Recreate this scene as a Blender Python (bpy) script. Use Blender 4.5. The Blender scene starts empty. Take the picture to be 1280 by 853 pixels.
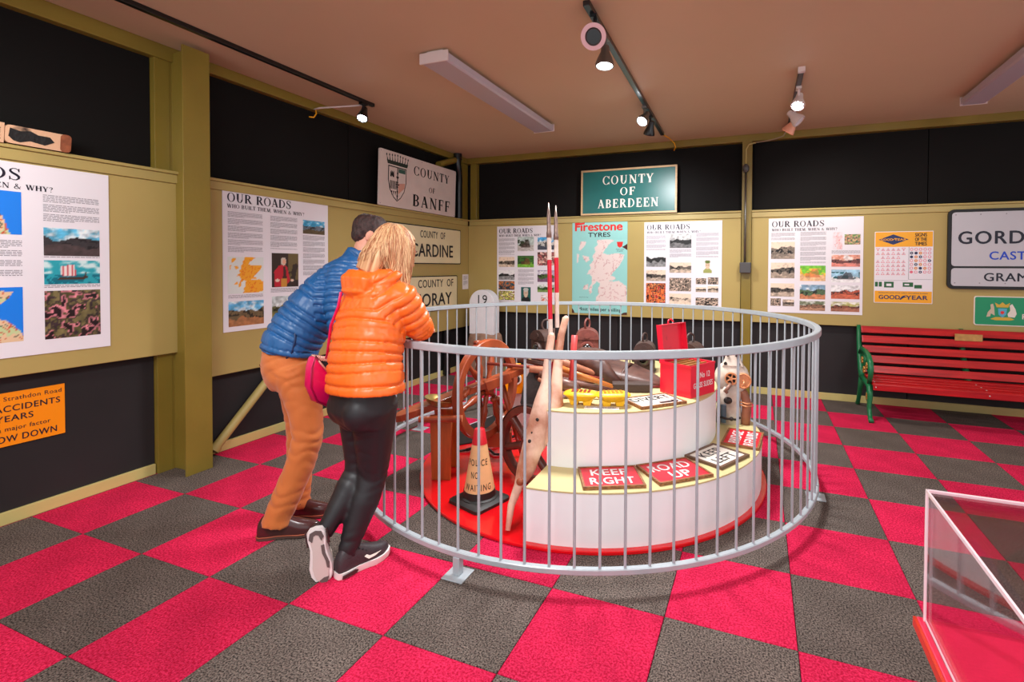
import bpy, bmesh, math, random
import numpy as np
from mathutils import Vector, Matrix, Euler, Quaternion
from math import sin, cos, pi, radians as R

S = bpy.context.scene
COL = S.collection
# ------------------------------------------------------------------ camera
cam_d = bpy.data.cameras.new('camera'); cam = bpy.data.objects.new('camera', cam_d); COL.objects.link(cam)
YAW, PITCH, ROLL = -0.3648, -0.0191, 0.0047
fw = Vector((sin(YAW)*cos(PITCH), cos(YAW)*cos(PITCH), sin(PITCH)))
rt = Vector((cos(YAW), -sin(YAW), 0)); up = rt.cross(fw)
r2 = rt*cos(ROLL)+up*sin(ROLL); u2 = -rt*sin(ROLL)+up*cos(ROLL)
m = Matrix((r2, u2, -fw)).transposed().to_4x4(); m.translation = (2.8456, -1.5097, 1.4322)
cam.matrix_world = m
cam_d.sensor_fit = 'HORIZONTAL'; cam_d.sensor_width = 36.0; cam_d.lens = 36.0*617.43/1280
cam_d.shift_x = (640-712.46)/1280; cam_d.shift_y = (345.9-426.5)/1280
cam_d.clip_start = 0.05
S.camera = cam
# ------------------------------------------------------------------ world, light, exposure
S.view_settings.view_transform = 'Standard'; S.view_settings.look = 'None'
S.view_settings.exposure = 0.95; S.view_settings.gamma = 1.0; S.view_settings.use_curve_mapping = False
W = bpy.data.worlds.new('world'); S.world = W; W.use_nodes = True
W.node_tree.nodes['Background'].inputs[0].default_value = (0.95, 0.97, 1.0, 1)
W.node_tree.nodes['Background'].inputs[1].default_value = 0.54

def lamp(name, kind, loc, energy, color=(1, 1, 1), size=0.1, target=None, spot=None, size_y=None):
    d = bpy.data.lights.new(name, kind); d.energy = energy; d.color = color
    if kind == 'AREA':
        d.size = size
        if size_y: d.shape = 'RECTANGLE'; d.size_y = size_y
    elif kind in ('POINT', 'SPOT'): d.shadow_soft_size = size
    if spot: d.spot_size = R(spot[0]); d.spot_blend = spot[1]
    o = bpy.data.objects.new(name, d); COL.objects.link(o); o.location = loc
    if target is not None:
        v = Vector(target)-Vector(loc); o.rotation_euler = v.to_track_quat('-Z', 'Y').to_euler()
    return o
# two unseen area lamps added overhead as soft fill, and the track spots
lamp('soft_fill_light', 'AREA', (1.6, -1.3, 2.86), 60, (.96, .98, 1), .5, (1.6, -0.6, 0), size_y=2.2)
lamp('soft_fill_light', 'AREA', (4.6, -0.6, 2.86), 46, (.96, .98, 1), .5, (4.3, 0.4, 0), size_y=2.2)
lamp('track_spot_light', 'SPOT', (1.86, 1.75, 2.62), 185, (.95, .99, 1), .30, (1.75, 1.75, 0), (140, .9))
lamp('track_spot_light', 'SPOT', (1.75, 3.2, 2.60), 52, (.97, .98, 1), .06, (1.5, 4.4, 1.3), (120, .8))
lamp('track_spot_light', 'SPOT', (-.45, 1.95, 2.66), 32, (.97, .98, 1), .06, (.8, 2.6, 0.5), (140, .9))
lamp('track_spot_light', 'SPOT', (3.1, 3.2, 2.62), 40, (1, .95, .9), .06, (3.8, 4.4, 1.0), (120, .8))
lamp('track_spot_light', 'SPOT', (-.1, -0.9, 2.3), 26, (1, .96, .92), .2, (-.8, .6, 1.0), (140, .9))  # unseen lamp, hung below and clear of the left track, no spot head modelled

# ------------------------------------------------------------------ helpers
def lin(c):
    return tuple(((x/255)/12.92 if x/255 <= 0.04045 else ((x/255+0.055)/1.055)**2.4) for x in c)
MATS = {}
def mat(name, rgb, rough=.6, metal=0.0, var=0.0, scale=8.0, bump=0.0, bscale=60.0, rgb2=None, spec=.5, emit=None, coat=0.0,
        detail=4.0, contrast=None, trans=0.0, attr=False, stretch=None, sheen=0.0):
    if name in MATS: return MATS[name]
    M_ = bpy.data.materials.new(name); M_.use_nodes = True; nt = M_.node_tree; N = nt.nodes; L = nt.links
    b = N['Principled BSDF']; c = lin(rgb)
    b.inputs['Base Color'].default_value = (*c, 1); b.inputs['Roughness'].default_value = rough
    b.inputs['Metallic'].default_value = metal; b.inputs['Specular IOR Level'].default_value = spec
    if coat: b.inputs['Coat Weight'].default_value = coat; b.inputs['Coat Roughness'].default_value = .12
    if trans: b.inputs['Transmission Weight'].default_value = trans
    if sheen: b.inputs['Sheen Weight'].default_value = sheen
    if emit: b.inputs['Emission Color'].default_value = (*lin(emit[0]), 1); b.inputs['Emission Strength'].default_value = emit[1]
    tc = N.new('ShaderNodeTexCoord'); src = tc.outputs['Object']
    if stretch:
        mp = N.new('ShaderNodeMapping'); mp.inputs['Scale'].default_value = stretch; L.new(src, mp.inputs[0]); src = mp.outputs[0]
    if attr:
        a = N.new('ShaderNodeAttribute'); a.attribute_name = 'Col'; L.new(a.outputs['Color'], b.inputs['Base Color'])
    elif var or rgb2:
        n = N.new('ShaderNodeTexNoise'); n.inputs['Scale'].default_value = scale; n.inputs['Detail'].default_value = detail
        L.new(src, n.inputs['Vector'])
        rp = N.new('ShaderNodeValToRGB'); e = rp.color_ramp.elements
        lo, hi = contrast or (.3, .7)
        e[0].position = lo; e[1].position = hi
        d = lin(rgb2) if rgb2 else tuple(x*(1-var) for x in c)
        e[0].color = (*d, 1); e[1].color = (*(c if rgb2 else tuple(min(1, x*(1+var*.5)) for x in c)), 1)
        L.new(n.outputs['Fac'], rp.inputs[0]); L.new(rp.outputs[0], b.inputs['Base Color'])
    if bump:
        n2 = N.new('ShaderNodeTexNoise'); n2.inputs['Scale'].default_value = bscale; n2.inputs['Detail'].default_value = 5
        L.new(src, n2.inputs['Vector'])
        bp = N.new('ShaderNodeBump'); bp.inputs['Strength'].default_value = bump; bp.inputs['Distance'].default_value = .004
        L.new(n2.outputs['Fac'], bp.inputs['Height']); L.new(bp.outputs[0], b.inputs['Normal'])
    MATS[name] = M_
    return M_

class MB:
    """collects shapes and links them as ONE mesh object"""
    def __init__(s): s.v = []; s.f = []; s.c = []; s.g = []
    def add(s, vs, fs, M_=None):
        k = len(s.v)
        s.v += [tuple(M_ @ Vector(v)) if M_ is not None else tuple(v) for v in vs]
        s.f += [tuple(i+k for i in f) for f in fs]; return s
    def box(s, lo, hi, M_=None):
        x0, y0, z0 = lo; x1, y1, z1 = hi
        return s.add([(x0, y0, z0), (x1, y0, z0), (x1, y1, z0), (x0, y1, z0), (x0, y0, z1), (x1, y0, z1), (x1, y1, z1), (x0, y1, z1)],
                     [(0, 3, 2, 1), (4, 5, 6, 7), (0, 1, 5, 4), (1, 2, 6, 5), (2, 3, 7, 6), (3, 0, 4, 7)], M_)
    def cbox(s, c, d, M_=None):
        return s.box([c[i]-d[i]/2 for i in range(3)], [c[i]+d[i]/2 for i in range(3)], M_)
    def prism(s, poly, h, M_=None, h0=0.0, sc=1.0):
        n = len(poly); a = sum(poly[i][0]*poly[(i+1) % n][1]-poly[(i+1) % n][0]*poly[i][1] for i in range(n))
        if a < 0: poly = poly[::-1]
        vs = [(x, y, h0) for x, y in poly]+[(x*sc, y*sc, h) for x, y in poly]
        fs = [tuple(range(n-1, -1, -1)), tuple(range(n, 2*n))]+[(i, (i+1) % n, n+(i+1) % n, n+i) for i in range(n)]
        return s.add(vs, fs, M_)
    def loft(s, rings, M_=None, caps=True, closed=False):
        n = len(rings[0]); m_ = len(rings); vs = [p for r_ in rings for p in r_]; fs = []
        for j in range(m_ if closed else m_-1):
            a = j*n; b = ((j+1) % m_)*n
            fs += [(a+i, a+(i+1) % n, b+(i+1) % n, b+i) for i in range(n)]
        if caps and not closed: fs += [tuple(range(n-1, -1, -1)), tuple(range((m_-1)*n, m_*n))]
        return s.add(vs, fs, M_)
    def tube(s, pts, r, n=10, closed=False, M_=None, flat=1.0, caps=True):
        pts = [Vector(p) for p in pts]; m_ = len(pts); rs = r if isinstance(r, (list, tuple)) else [r]*m_
        rings = []; prev = None
        for i, p in enumerate(pts):
            if closed: t = (pts[(i+1) % m_]-pts[i-1])
            else: t = pts[min(i+1, m_-1)]-pts[max(i-1, 0)]
            t.normalize()
            if prev is None:
                a = Vector((0, 0, 1)) if abs(t.z) < .9 else Vector((1, 0, 0)); x = a.cross(t).normalized()
            else:
                x = (prev-t*prev.dot(t)).normalized()
            prev = x; y = t.cross(x)
            rings.append([p+(x*cos(2*pi*k/n)+y*sin(2*pi*k/n)*flat)*rs[i] for k in range(n)])
        return s.loft(rings, M_, caps, closed)
    def cyl(s, p0, p1, r0, r1=None, n=16, M_=None):
        return s.tube([p0, p1], [r0, r0 if r1 is None else r1], n, M_=M_)
    def lathe(s, prof, c=(0, 0, 0), n=24, M_=None):
        rings = [[(c[0]+r_*cos(2*pi*k/n), c[1]+r_*sin(2*pi*k/n), c[2]+z) for k in range(n)] for r_, z in prof]
        return s.loft(rings, M_)
    def ball(s, c, r, n=16, m_=10, M_=None):
        if not isinstance(r, (list, tuple)): r = (r, r, r)
        rings = []
        for j in range(m_+1):
            a = -pi/2+pi*j/m_; q = max(cos(a), .02)
            rings.append([(c[0]+r[0]*q*cos(2*pi*k/n), c[1]+r[1]*q*sin(2*pi*k/n), c[2]+r[2]*sin(a)) for k in range(n)])
        return s.loft(rings, M_)
    def ring(s, c, ro, ri, z0, z1, n=64, M_=None, a0=0, a1=2*pi):
        full = abs(a1-a0-2*pi) < 1e-6; k = n if full else n+1; rg = []
        for i in range(k):
            a = a0+(a1-a0)*i/n
            rg.append([(c[0]+q*cos(a), c[1]+q*sin(a), c[2]+z) for q, z in ((ri, z0), (ro, z0), (ro, z1), (ri, z1))])
        return s.loft(rg, M_, True, full)

LOC = {}
def children_names(p): return p
def build(name, mb, m_, parent=None, smooth=False, bevel=0.0, sub=0, kind=None, loc=None, label=None, auto=None):
    if len(mb.g) > 1 and mb.g[0] == (0, 0):                # one part per line of writing
        g_ = mb.g+[(len(mb.v), len(mb.f))]; out = None
        for (v0, f0), (v1, f1) in zip(g_, g_[1:]):
            q = MB(); q.v = mb.v[v0:v1]; q.f = [tuple(i-v0 for i in f) for f in mb.f[f0:f1]]
            o = build(name, q, m_, parent, smooth, bevel, sub, kind, loc, label, auto); out = out or o
        return out
    me = bpy.data.meshes.new(name)
    o = bpy.data.objects.new(name, me)
    base = Vector(LOC.get(parent.name, (0, 0, 0))) if parent is not None else Vector(loc or (0, 0, 0))
    me.from_pydata([tuple(Vector(v)-base) for v in mb.v], [], mb.f); me.update()
    if len(mb.c):
        ca = me.color_attributes.new('Col', 'FLOAT_COLOR', 'POINT')
        ca.data.foreach_set('color', np.array(mb.c, dtype=np.float32).ravel())
    me.materials.append(m_)
    if smooth:
        for p in me.polygons: p.use_smooth = True
        if auto: me.set_sharp_from_angle(angle=R(auto))
    COL.objects.link(o)
    if parent is not None: o.parent = parent
    elif loc: o.location = loc
    LOC[o.name] = tuple(base)
    if bevel:
        b = o.modifiers.new('bevel', 'BEVEL'); b.width = bevel; b.segments = 2; b.limit_method = 'ANGLE'; b.angle_limit = R(50)
    if sub:
        q = o.modifiers.new('sub', 'SUBSURF'); q.levels = sub; q.render_levels = sub
    if kind: o['kind'] = kind
    if label: o['label'] = label
    return o
def thing(name, label, cat, loc, group=None):
    o = bpy.data.objects.new(name, None); COL.objects.link(o); o.location = loc; o.empty_display_size = .05
    o['label'] = label; o['category'] = cat
    if group: o['group'] = group
    LOC[o.name] = tuple(loc); return o
def tag(o, label, cat, group=None):
    o['label'] = label; o['category'] = cat
    if group: o['group'] = group
    return o
def struct(name, mb, m_, loc=None, **k): return build(name, mb, m_, kind='structure', **k)
def frame(o, x, y):
    """matrix whose x,y axes are x,y and z their normal, at o"""
    x = Vector(x).normalized(); z = x.cross(Vector(y)).normalized(); y = z.cross(x)
    M_ = Matrix((x, y, z)).transposed().to_4x4(); M_.translation = o; return M_
def left_wall(y, z, off=0.0): return frame((XP+off, y, z), (0, 1, 0), (0, 0, 1))     # x to the right along the wall, z out into the room
def back_wall(x, z, off=0.0): return frame((x, YP-off, z), (1, 0, 0), (0, 0, 1))
XP, YP = -0.955, 4.445       # faces of the khaki panels

_T = {}
def text2d(s, bold=0.0, space=1.0):
    """outline of a string in the built-in sans font: verts, faces, width, cap height 1"""
    k = (s, bold, space)
    if k not in _T:
        cu = bpy.data.curves.new('t', 'FONT'); cu.body = s; cu.size = 1.0; cu.offset = bold; cu.space_character = space; cu.resolution_u = 4
        o = bpy.data.objects.new('t', cu); COL.objects.link(o); dg = bpy.context.evaluated_depsgraph_get(); dg.update()
        me = bpy.data.meshes.new_from_object(o.evaluated_get(dg))
        vs = np.array([v.co[:] for v in me.vertices]).reshape(-1, 3); fs = [tuple(p.vertices) for p in me.polygons]
        bpy.data.objects.remove(o); bpy.data.curves.remove(cu); bpy.data.meshes.remove(me)
        x0 = vs[:, 0].min(); vs[:, 0] -= x0; vs /= 0.70
        _T[k] = (vs, fs, vs[:, 0].max())
    return _T[k]
def put_text(mb, s, x, y, h, w=None, bold=0.0, space=1.0, M_=None, align='l', depth=0.0006, warp=None, z=0.0):
    ex = bold*.85; vs, fs, tw = text2d(s, 0.0, space)
    sx = h if w is None else w/tw
    W_ = tw*sx; ox = x-(W_/2 if align == 'c' else (W_ if align == 'r' else 0))
    mb.g.append((len(mb.v), len(mb.f)))
    for e, e2 in (((0, 0),) if not ex else ((-ex, 0), (ex, 0), (0, -ex*.7), (0, ex*.7), (0, 0))):          # heavier letters: the outline laid down three times, a little apart
        P = [(ox+v[0]*sx+e*h, y+(v[1]+e2)*h, z+depth+(e+ex+e2*.4)*.012) for v in vs]
        if warp: P = [warp(p) for p in P]
        mb.add(P, fs, M_ if not warp else None)
    return W_
# ---- serif capitals drawn stroke by stroke
TK, TN = .205, .078
def _arc(cx, cy, rx, ry, ix, iy, a0, a1, n=18):
    q = [R(a0+(a1-a0)*i/n) for i in range(n+1)]
    return [[(cx+rx*cos(a), cy+ry*sin(a)), (cx+rx*cos(b), cy+ry*sin(b)), (cx+ix*cos(b), cy+iy*sin(b)), (cx+ix*cos(a), cy+iy*sin(a))] for a, b in zip(q, q[1:])]
def _sl(x0, y0, x1, y1, w): return [[(x0-w/2, y0), (x0+w/2, y0), (x1+w/2, y1), (x1-w/2, y1)]]
def _sf(x, y, w=.28): return [[(x-w/2, y if y < .5 else y-.045), (x+w/2, y if y < .5 else y-.045), (x+w/2, y+.045 if y < .5 else y), (x-w/2, y+.045 if y < .5 else y)]]
def _v(x, w=TK, s=.3, y0=0, y1=1): return _sl(x, y0, x, y1, w)+_sf(x, y0, s)+_sf(x, y1, s)
def _h(x0, x1, y, w=TN): return [[(x0, y-w/2), (x1, y-w/2), (x1, y+w/2), (x0, y+w/2)]]
def _tick(x, y0, y1): return [[(x-.03, y0), (x+.03, y0), (x+.03, y1), (x-.03, y1)]]
def _pl(p, ws):
    o = []
    for i in range(len(p)-1):
        a = Vector(p[i]); b = Vector(p[i+1]); d = (b-a).normalized(); n = Vector((-d.y, d.x)); e = d*.012
        o.append([tuple(a-e+n*ws[i]/2), tuple(b+e+n*ws[i+1]/2), tuple(b+e-n*ws[i+1]/2), tuple(a-e-n*ws[i]/2)])
    return o
def glyphs():
    G = {}
    O = _arc(.42, .5, .40, .515, .245, .47, 0, 360, 28)
    G['O'] = (O, .86); G['C'] = (_arc(.42, .5, .40, .515, .245, .47, 38, 322, 24)+_tick(.735, .66, .99)+_tick(.735, .02, .3), .80)
    G['G'] = (G['C'][0]+_v(.69, TK, .3, .03, .42), .88)
    G['U'] = (_sl(.2, .34, .2, 1, TK)+_sf(.2, 1, .34)+_sl(.68, .34, .68, 1, TN)+_sf(.68, 1, .26)+_arc(.415, .35, .29, .37, .14, .31, 180, 360), .86)
    G['N'] = (_sl(.16, 0, .16, 1, TN)+_sf(.16, 0, .26)+_sf(.13, 1, .26)+_sl(.72, 0, .72, 1, TN)+_sf(.72, 1, .26)+_sl(.72, 0, .16, 1, TK), .88)
    G['T'] = (_v(.36)+_h(.02, .70, .975)+_tick(.04, .74, 1)+_tick(.68, .74, 1), .72)
    G['Y'] = (_sl(.38, 0, .38, .46, TK)+_sf(.38, 0)+_sl(.36, .42, .12, 1, TK)+_sf(.12, 1)+_sl(.40, .42, .66, 1, TN)+_sf(.66, 1, .24), .78)
    G['F'] = (_v(.18)+_h(.18, .62, .975)+_h(.18, .48, .52)+_tick(.60, .74, 1)+_tick(.48, .40, .64), .66)
    G['E'] = (G['F'][0]+_h(.18, .66, .025)+_tick(.65, 0, .28), .72)
    G['L'] = (_v(.18)+_h(.18, .64, .025)+_tick(.63, 0, .3), .68)
    G['I'] = (_v(.18), .36); G['H'] = (_v(.18)+_v(.70)+_h(.18, .70, .52), .88)
    G['A'] = (_sl(.12, 0, .38, 1, TN)+_sl(.68, 0, .38, 1, TK)+_h(.2, .58, .33)+_sf(.12, 0, .24)+_sf(.68, 0, .3), .82)
    bow = lambda cy, ry, rx: _arc(.36, cy, rx, ry, rx-TK+.02, ry-TN, -90, 90, 12)
    G['B'] = (_v(.18)+bow(.745, .255, .29)+bow(.27, .27, .33)+_h(.18, .37, .975)+_h(.18, .37, .51)+_h(.18, .37, .025), .74)
    G['R'] = (_v(.18)+bow(.74, .26, .30)+_h(.18, .37, .975)+_h(.18, .37, .505)+_sl(.70, 0, .40, .5, TK)+_sf(.74, 0, .2), .82)
    G['D'] = (_v(.18)+_arc(.30, .5, .50, .5, .34, .45, -90, 90, 18)+_h(.18, .31, .975)+_h(.18, .31, .025), .86)
    sp = [(.56, .74), (.55, .86), (.42, .965), (.28, .96), (.15, .87), (.14, .73), (.24, .60), (.44, .47), (.57, .33), (.56, .16), (.44, .04), (.28, .03), (.14, .12), (.11, .27)]
    G['S'] = (_pl(sp, [.03, .05, .06, .06, .09, .14, .16, .17, .16, .11, .07, .06, .05, .03])+_tick(.58, .70, .97)+_tick(.10, .02, .32), .68)
    G['W'] = (_sl(.36, 0, .12, 1, TK)+_sl(.36, 0, .56, .95, TN)+_sl(.80, 0, .54, 1, TK)+_sl(.80, 0, 1.02, 1, TN)+_sf(.12, 1)+_sf(.54, 1)+_sf(1.02, 1, .24), 1.12)
    G['M'] = (_sl(.16, 0, .18, 1, TN)+_sl(.46, 0, .20, 1, TK)+_sl(.46, 0, .76, 1, TN)+_v(.80)+_sf(.16, 0, .24)+_sf(.14, 1, .24), 1.0)
    G['?'] = (_pl([(.08, .74), (.12, .9), (.27, .97), (.42, .88), (.42, .72), (.3, .55), (.25, .36)], [.06, .08, .07, .14, .14, .1, .05])+_arc(.25, .07, .08, .08, 0, 0, 0, 360, 8), .55)
    G['&'] = (_pl([(.86, .52), (.7, .2), (.45, .02), (.2, .04), (.1, .22), (.2, .42), (.42, .62), (.5, .8), (.4, .95), (.27, .92), (.24, .76), (.4, .5), (.78, .02)], [.05, .07, .09, .1, .13, .12, .08, .09, .06, .08, .11, .14, .13]), .98)
    G[','] = (_arc(.1, .06, .08, .08, 0, 0, 0, 360, 8)+_sl(.05, -.15, .14, .05, .06), .3); G[' '] = ([], .38)
    G['-'] = (_h(.05, .35, .4, .08), .42)
    return G
GL = glyphs()
def put_serif(mb, s, x, y, h, w=None, M_=None, align='l', sp=.04, depth=.0008):
    mb.g.append((len(mb.v), len(mb.f))); tw = sum(GL[c][1]+sp for c in s)-sp; sx = h if w is None else w/tw; ox = x-(tw*sx/2 if align == 'c' else 0)
    for c in s:
        st, a = GL[c]
        for i, q in enumerate(st):
            mb.add([(ox+p[0]*sx, y+p[1]*h, depth+i*.000012) for p in q], [(0, 1, 2, 3)], M_)
        ox += (a+sp)*sx
    return tw*sx
# ---- flat printed pictures (vertex colours on a fine grid)
def vnoise(nx, ny, fx, fy, seed, oct_=4):
    out = np.zeros((ny, nx)); amp = 1.; tot = 0; rng = np.random.RandomState(seed)
    for o in range(oct_):
        gx, gy = int(fx*2**o)+2, int(fy*2**o)+2; g = rng.rand(gy+1, gx+1)
        X, Y = np.meshgrid(np.linspace(0, gx-1e-3, nx), np.linspace(0, gy-1e-3, ny)); xi = X.astype(int); yi = Y.astype(int); u = X-xi; v = Y-yi
        u = u*u*(3-2*u); v = v*v*(3-2*v)
        out += amp*((g[yi, xi]*(1-u)+g[yi, xi+1]*u)*(1-v)+(g[yi+1, xi]*(1-u)+g[yi+1, xi+1]*u)*v); tot += amp; amp *= .55
    return out/tot
def mix(a, b, t): return a*(1-t[..., None])+np.array(b, float)*t[..., None]
def inpoly(X, Y, poly):
    r_ = np.zeros(X.shape, bool); n = len(poly)
    for i in range(n):
        x1, y1 = poly[i]; x2, y2 = poly[(i+1) % n]
        c = ((y1 > Y) != (y2 > Y)) & (X < (x2-x1)*(Y-y1)/((y2-y1) or 1e-9)+x1); r_ ^= c
    return r_
SCOT = [[(.44, .99), (.52, 1.0), (.70, 1.0), (.77, .985), (.68, .93), (.60, .86), (.56, .80), (.66, .775), (.84, .79), (.96, .765), (.93, .70), (.88, .62), (.82, .56), (.74, .50), (.70, .455), (.78, .44), (.80, .41), (.74, .385), (.62, .375), (.76, .37), (.86, .385), (.93, .34), (1.0, .30), (1.0, .10), (.96, .03), (.40, .0), (.44, .06), (.42, .12), (.48, .18), (.47, .26), (.50, .33), (.44, .36), (.36, .30), (.36, .20), (.31, .17), (.29, .24), (.34, .33), (.36, .42), (.30, .48), (.24, .47), (.28, .53), (.33, .56), (.30, .62), (.38, .68), (.36, .76), (.42, .82), (.40, .88), (.46, .93)],
        [(.14, .98), (.24, .97), (.20, .90), (.14, .85), (.10, .84), (.11, .91)], [(.06, .79), (.10, .78), (.08, .66), (.05, .64)],
        [(.16, .76), (.28, .74), (.30, .69), (.24, .66), (.20, .70)], [(.20, .30), (.28, .32), (.27, .24), (.18, .23)]]
def picture(kind, seed=0, nx=36, ny=26, pal=None):
    X, Y = np.meshgrid(np.linspace(0, 1, nx), np.linspace(0, 1, ny)); n = vnoise(nx, ny, 4, 3, seed); n2 = vnoise(nx, ny, 9, 7, seed+50, 3)
    A = np.zeros((ny, nx, 3)); rng = random.Random(seed)
    if kind in ('land', 'sepia', 'grey'):
        sky, hill, gnd = pal or ((120, 190, 225), (90, 95, 100), (150, 100, 60))
        hz = .45+.35*vnoise(nx, 1, 2, 1, seed+9, 3)[0]
        hz2 = .15+.35*vnoise(nx, 1, 3, 1, seed+19, 3)[0]
        A[:] = sky; A = mix(A, (250, 250, 250), np.clip((n-.45)*4, 0, .8))
        A = mix(A, hill, (Y < hz[None]).astype(float)); A = mix(A, np.array(hill)*.35, ((Y < hz[None]) & (n2 > .55)).astype(float))
        A = mix(A, gnd, (Y < hz2[None]).astype(float)); A *= (.72+.56*n2)[..., None]
        if kind != 'land':
            g = A.mean(2); g = np.clip((g-128)*1.45+120, 10, 245); A = np.stack([g, g*(.9 if kind == 'sepia' else 1), g*(.8 if kind == 'sepia' else 1)], -1)
    elif kind in ('crowd', 'crowdsepia'):
        cs = pal or [(40, 25, 25), (200, 120, 110), (90, 80, 60), (120, 100, 110)]
        q = vnoise(nx, ny, 7, 6, seed, 2); i = np.clip(((q-.25)*2*len(cs)).astype(int), 0, len(cs)-1); A = np.array(cs, float)[i]; A *= (.6+.8*n2)[..., None]
        if kind == 'crowdsepia':
            g = np.clip((A.mean(2)-90)*1.9+120, 15, 245); A = np.stack([g, g*.88, g*.78], -1)
    elif kind == 'ship':
        A[:] = (40, 165, 180); A = mix(A, (215, 240, 240), np.clip((n-.4)*5, 0, 1)*(Y > .45)); A = mix(A, (10, 110, 130), ((Y < .4) & (n2 > .5)).astype(float))
        sail = inpoly(X, Y, [(.30, .35), (.56, .36), (.52, .82), (.27, .76)]); st = (np.floor(X*26) % 2 == 0)
        A = mix(A, (200, 30, 60), (sail & st).astype(float)); A = mix(A, (240, 225, 220), (sail & ~st).astype(float))
        A = mix(A, (70, 50, 40), inpoly(X, Y, [(.2, .24), (.26, .18), (.66, .17), (.76, .26), (.75, .5), (.72, .5), (.7, .29), (.26, .27)]).astype(float))
    elif kind == 'map':
        A[:] = (20, 130, 240); land = inpoly(X, Y, pal); A = mix(A, (232, 200, 160), land.astype(float)); A = mix(A, (200, 215, 160), (land & (n > .55)).astype(float))
        A = mix(A, (205, 90, 60), (land & (np.abs(n2-.5) < .025)).astype(float)); A = mix(A, (90, 100, 80), (land & (np.abs(n-.48) < .01)).astype(float))
    elif kind == 'scot':
        sea, ld, ln = pal; A[:] = sea
        for p in SCOT:
            l = inpoly(X+.03*(n2-.5), Y+.03*(n-.5), p); A = mix(A, ld, l.astype(float)); A = mix(A, ln, (l & (np.abs(n2-.5) < .016)).astype(float)); A = mix(A, ln, (l & (np.abs(n-.5) < .008)).astype(float))
    elif kind == 'portrait':
        A[:] = (48, 34, 28); A = mix(A, (120, 105, 60), ((X > .62) & (n > .42) & (Y > .2)).astype(float)*.8); E_ = lambda cx, cy, a, b: (((X-cx)/a)**2+((Y-cy)/b)**2 < 1).astype(float)
        A = mix(A, (190, 20, 45), inpoly(X, Y, [(.1, .02), (.08, .45), (.24, .62), (.42, .68), (.56, .6), (.68, .2), (.6, .1), (.45, .02)]).astype(float))
        A = mix(A, (60, 30, 25), inpoly(X, Y, [(.40, .2), (.42, .62), (.5, .6), (.55, .25)]).astype(float)); A = mix(A, (200, 140, 50), inpoly(X, Y, [(.33, 0), (.33, .24), (.56, .24), (.54, 0)]).astype(float))
        A = mix(A, (205, 195, 175), E_(.43, .76, .10, .12)); A = mix(A, (225, 165, 135), E_(.45, .75, .065, .075)); A = mix(A, (230, 200, 180), E_(.2, .2, .08, .04)); A = mix(A, (230, 200, 180), E_(.76, .19, .06, .04))
    elif kind == 'face':
        A[:] = pal[0]; E_ = lambda cx, cy, a, b: (((X-cx)/a)**2+((Y-cy)/b)**2 < 1).astype(float)
        A = mix(A, pal[1], E_(.5, .1, .42, .25)); A = mix(A, pal[2], E_(.5, .58, .22, .3)); A = mix(A, pal[3], E_(.5, .82, .26, .13)); A = mix(A, (120, 80, 70), E_(.42, .6, .05, .03)+E_(.58, .6, .05, .03))
    elif kind == 'car':
        A[:] = pal[0]; A = mix(A, pal[1], (Y < .35+.2*n).astype(float)); A = mix(A, pal[2], ((Y < .8) & (Y > .3) & (n > .5)).astype(float))
        A = mix(A, pal[3], inpoly(X, Y, [(.2, .25), (.22, .5), (.4, .55), (.5, .8), (.7, .75), (.8, .25)]).astype(float)*(.4+.6*n2)); A *= (.75+.5*n2)[..., None]
    A = np.clip(A, 0, 255)/255.
    return np.where(A <= .04045, A/12.92, ((A+.055)/1.055)**2.4)
def put_picture(name, A, x0, y0, x1, y1, M_, parent, mt=None, depth=.0006, label=None):
    ny, nx, _ = A.shape; mb = MB()
    vs = [(x0+(x1-x0)*i/(nx-1), y0+(y1-y0)*j/(ny-1), depth) for j in range(ny) for i in range(nx)]
    mb.add(vs, [(j*nx+i, j*nx+i+1, (j+1)*nx+i+1, (j+1)*nx+i) for j in range(ny-1) for i in range(nx-1)], M_)
    mb.c = np.concatenate([A.reshape(-1, 3), np.ones((nx*ny, 1))], 1)
    return build(name, mb, mt or PRINT, parent, label=label)
def put_lines(mb, x0, x1, ytop, ybot, M_, seed=0, lh=.009, para=5, th=.45, depth=.0006):
    rng = random.Random(seed); y = ytop; k = 0
    while y-lh > ybot:
        last = (k % para == para-1); x = x0; end = x1 if not last else x0+(x1-x0)*rng.uniform(.3, .8)
        while x < end-.003:
            w = min(rng.uniform(.008, .03), end-x); mb.add([(x, y-lh*th, depth), (x+w, y-lh*th, depth), (x+w, y, depth), (x, y, depth)], [(0, 1, 2, 3)], M_); x += w+.0035
        y -= lh*(2.0 if last else 1.0); k += 1

PRINT = mat('printed_picture', (200, 200, 200), .35, attr=True)
KH = mat('khaki_paint', (182, 160, 96), .45, var=.06, scale=1.5, spec=.35)
KHT = mat('khaki_trim', (180, 160, 96), .38, var=.08, scale=3)
OL = mat('olive_gloss_paint', (134, 114, 46), .28, var=.12, scale=2.5, bump=.25, bscale=35)
BLK = mat('black_board', (44, 41, 42), .6, var=.25, scale=1.2, spec=.25)
BLKU = mat('black_board_upper', (17, 15, 14), .8, var=.2, scale=1.1, spec=.2)
BASEB = mat('baseboard_paint', (205, 188, 120), .4, var=.06, scale=6)
BLACK = mat('black_print', (14, 13, 15), .5)
PAPER = mat('poster_paper', (238, 234, 240), .35)
TXT = mat('grey_print', (150, 146, 154), .5)
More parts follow.
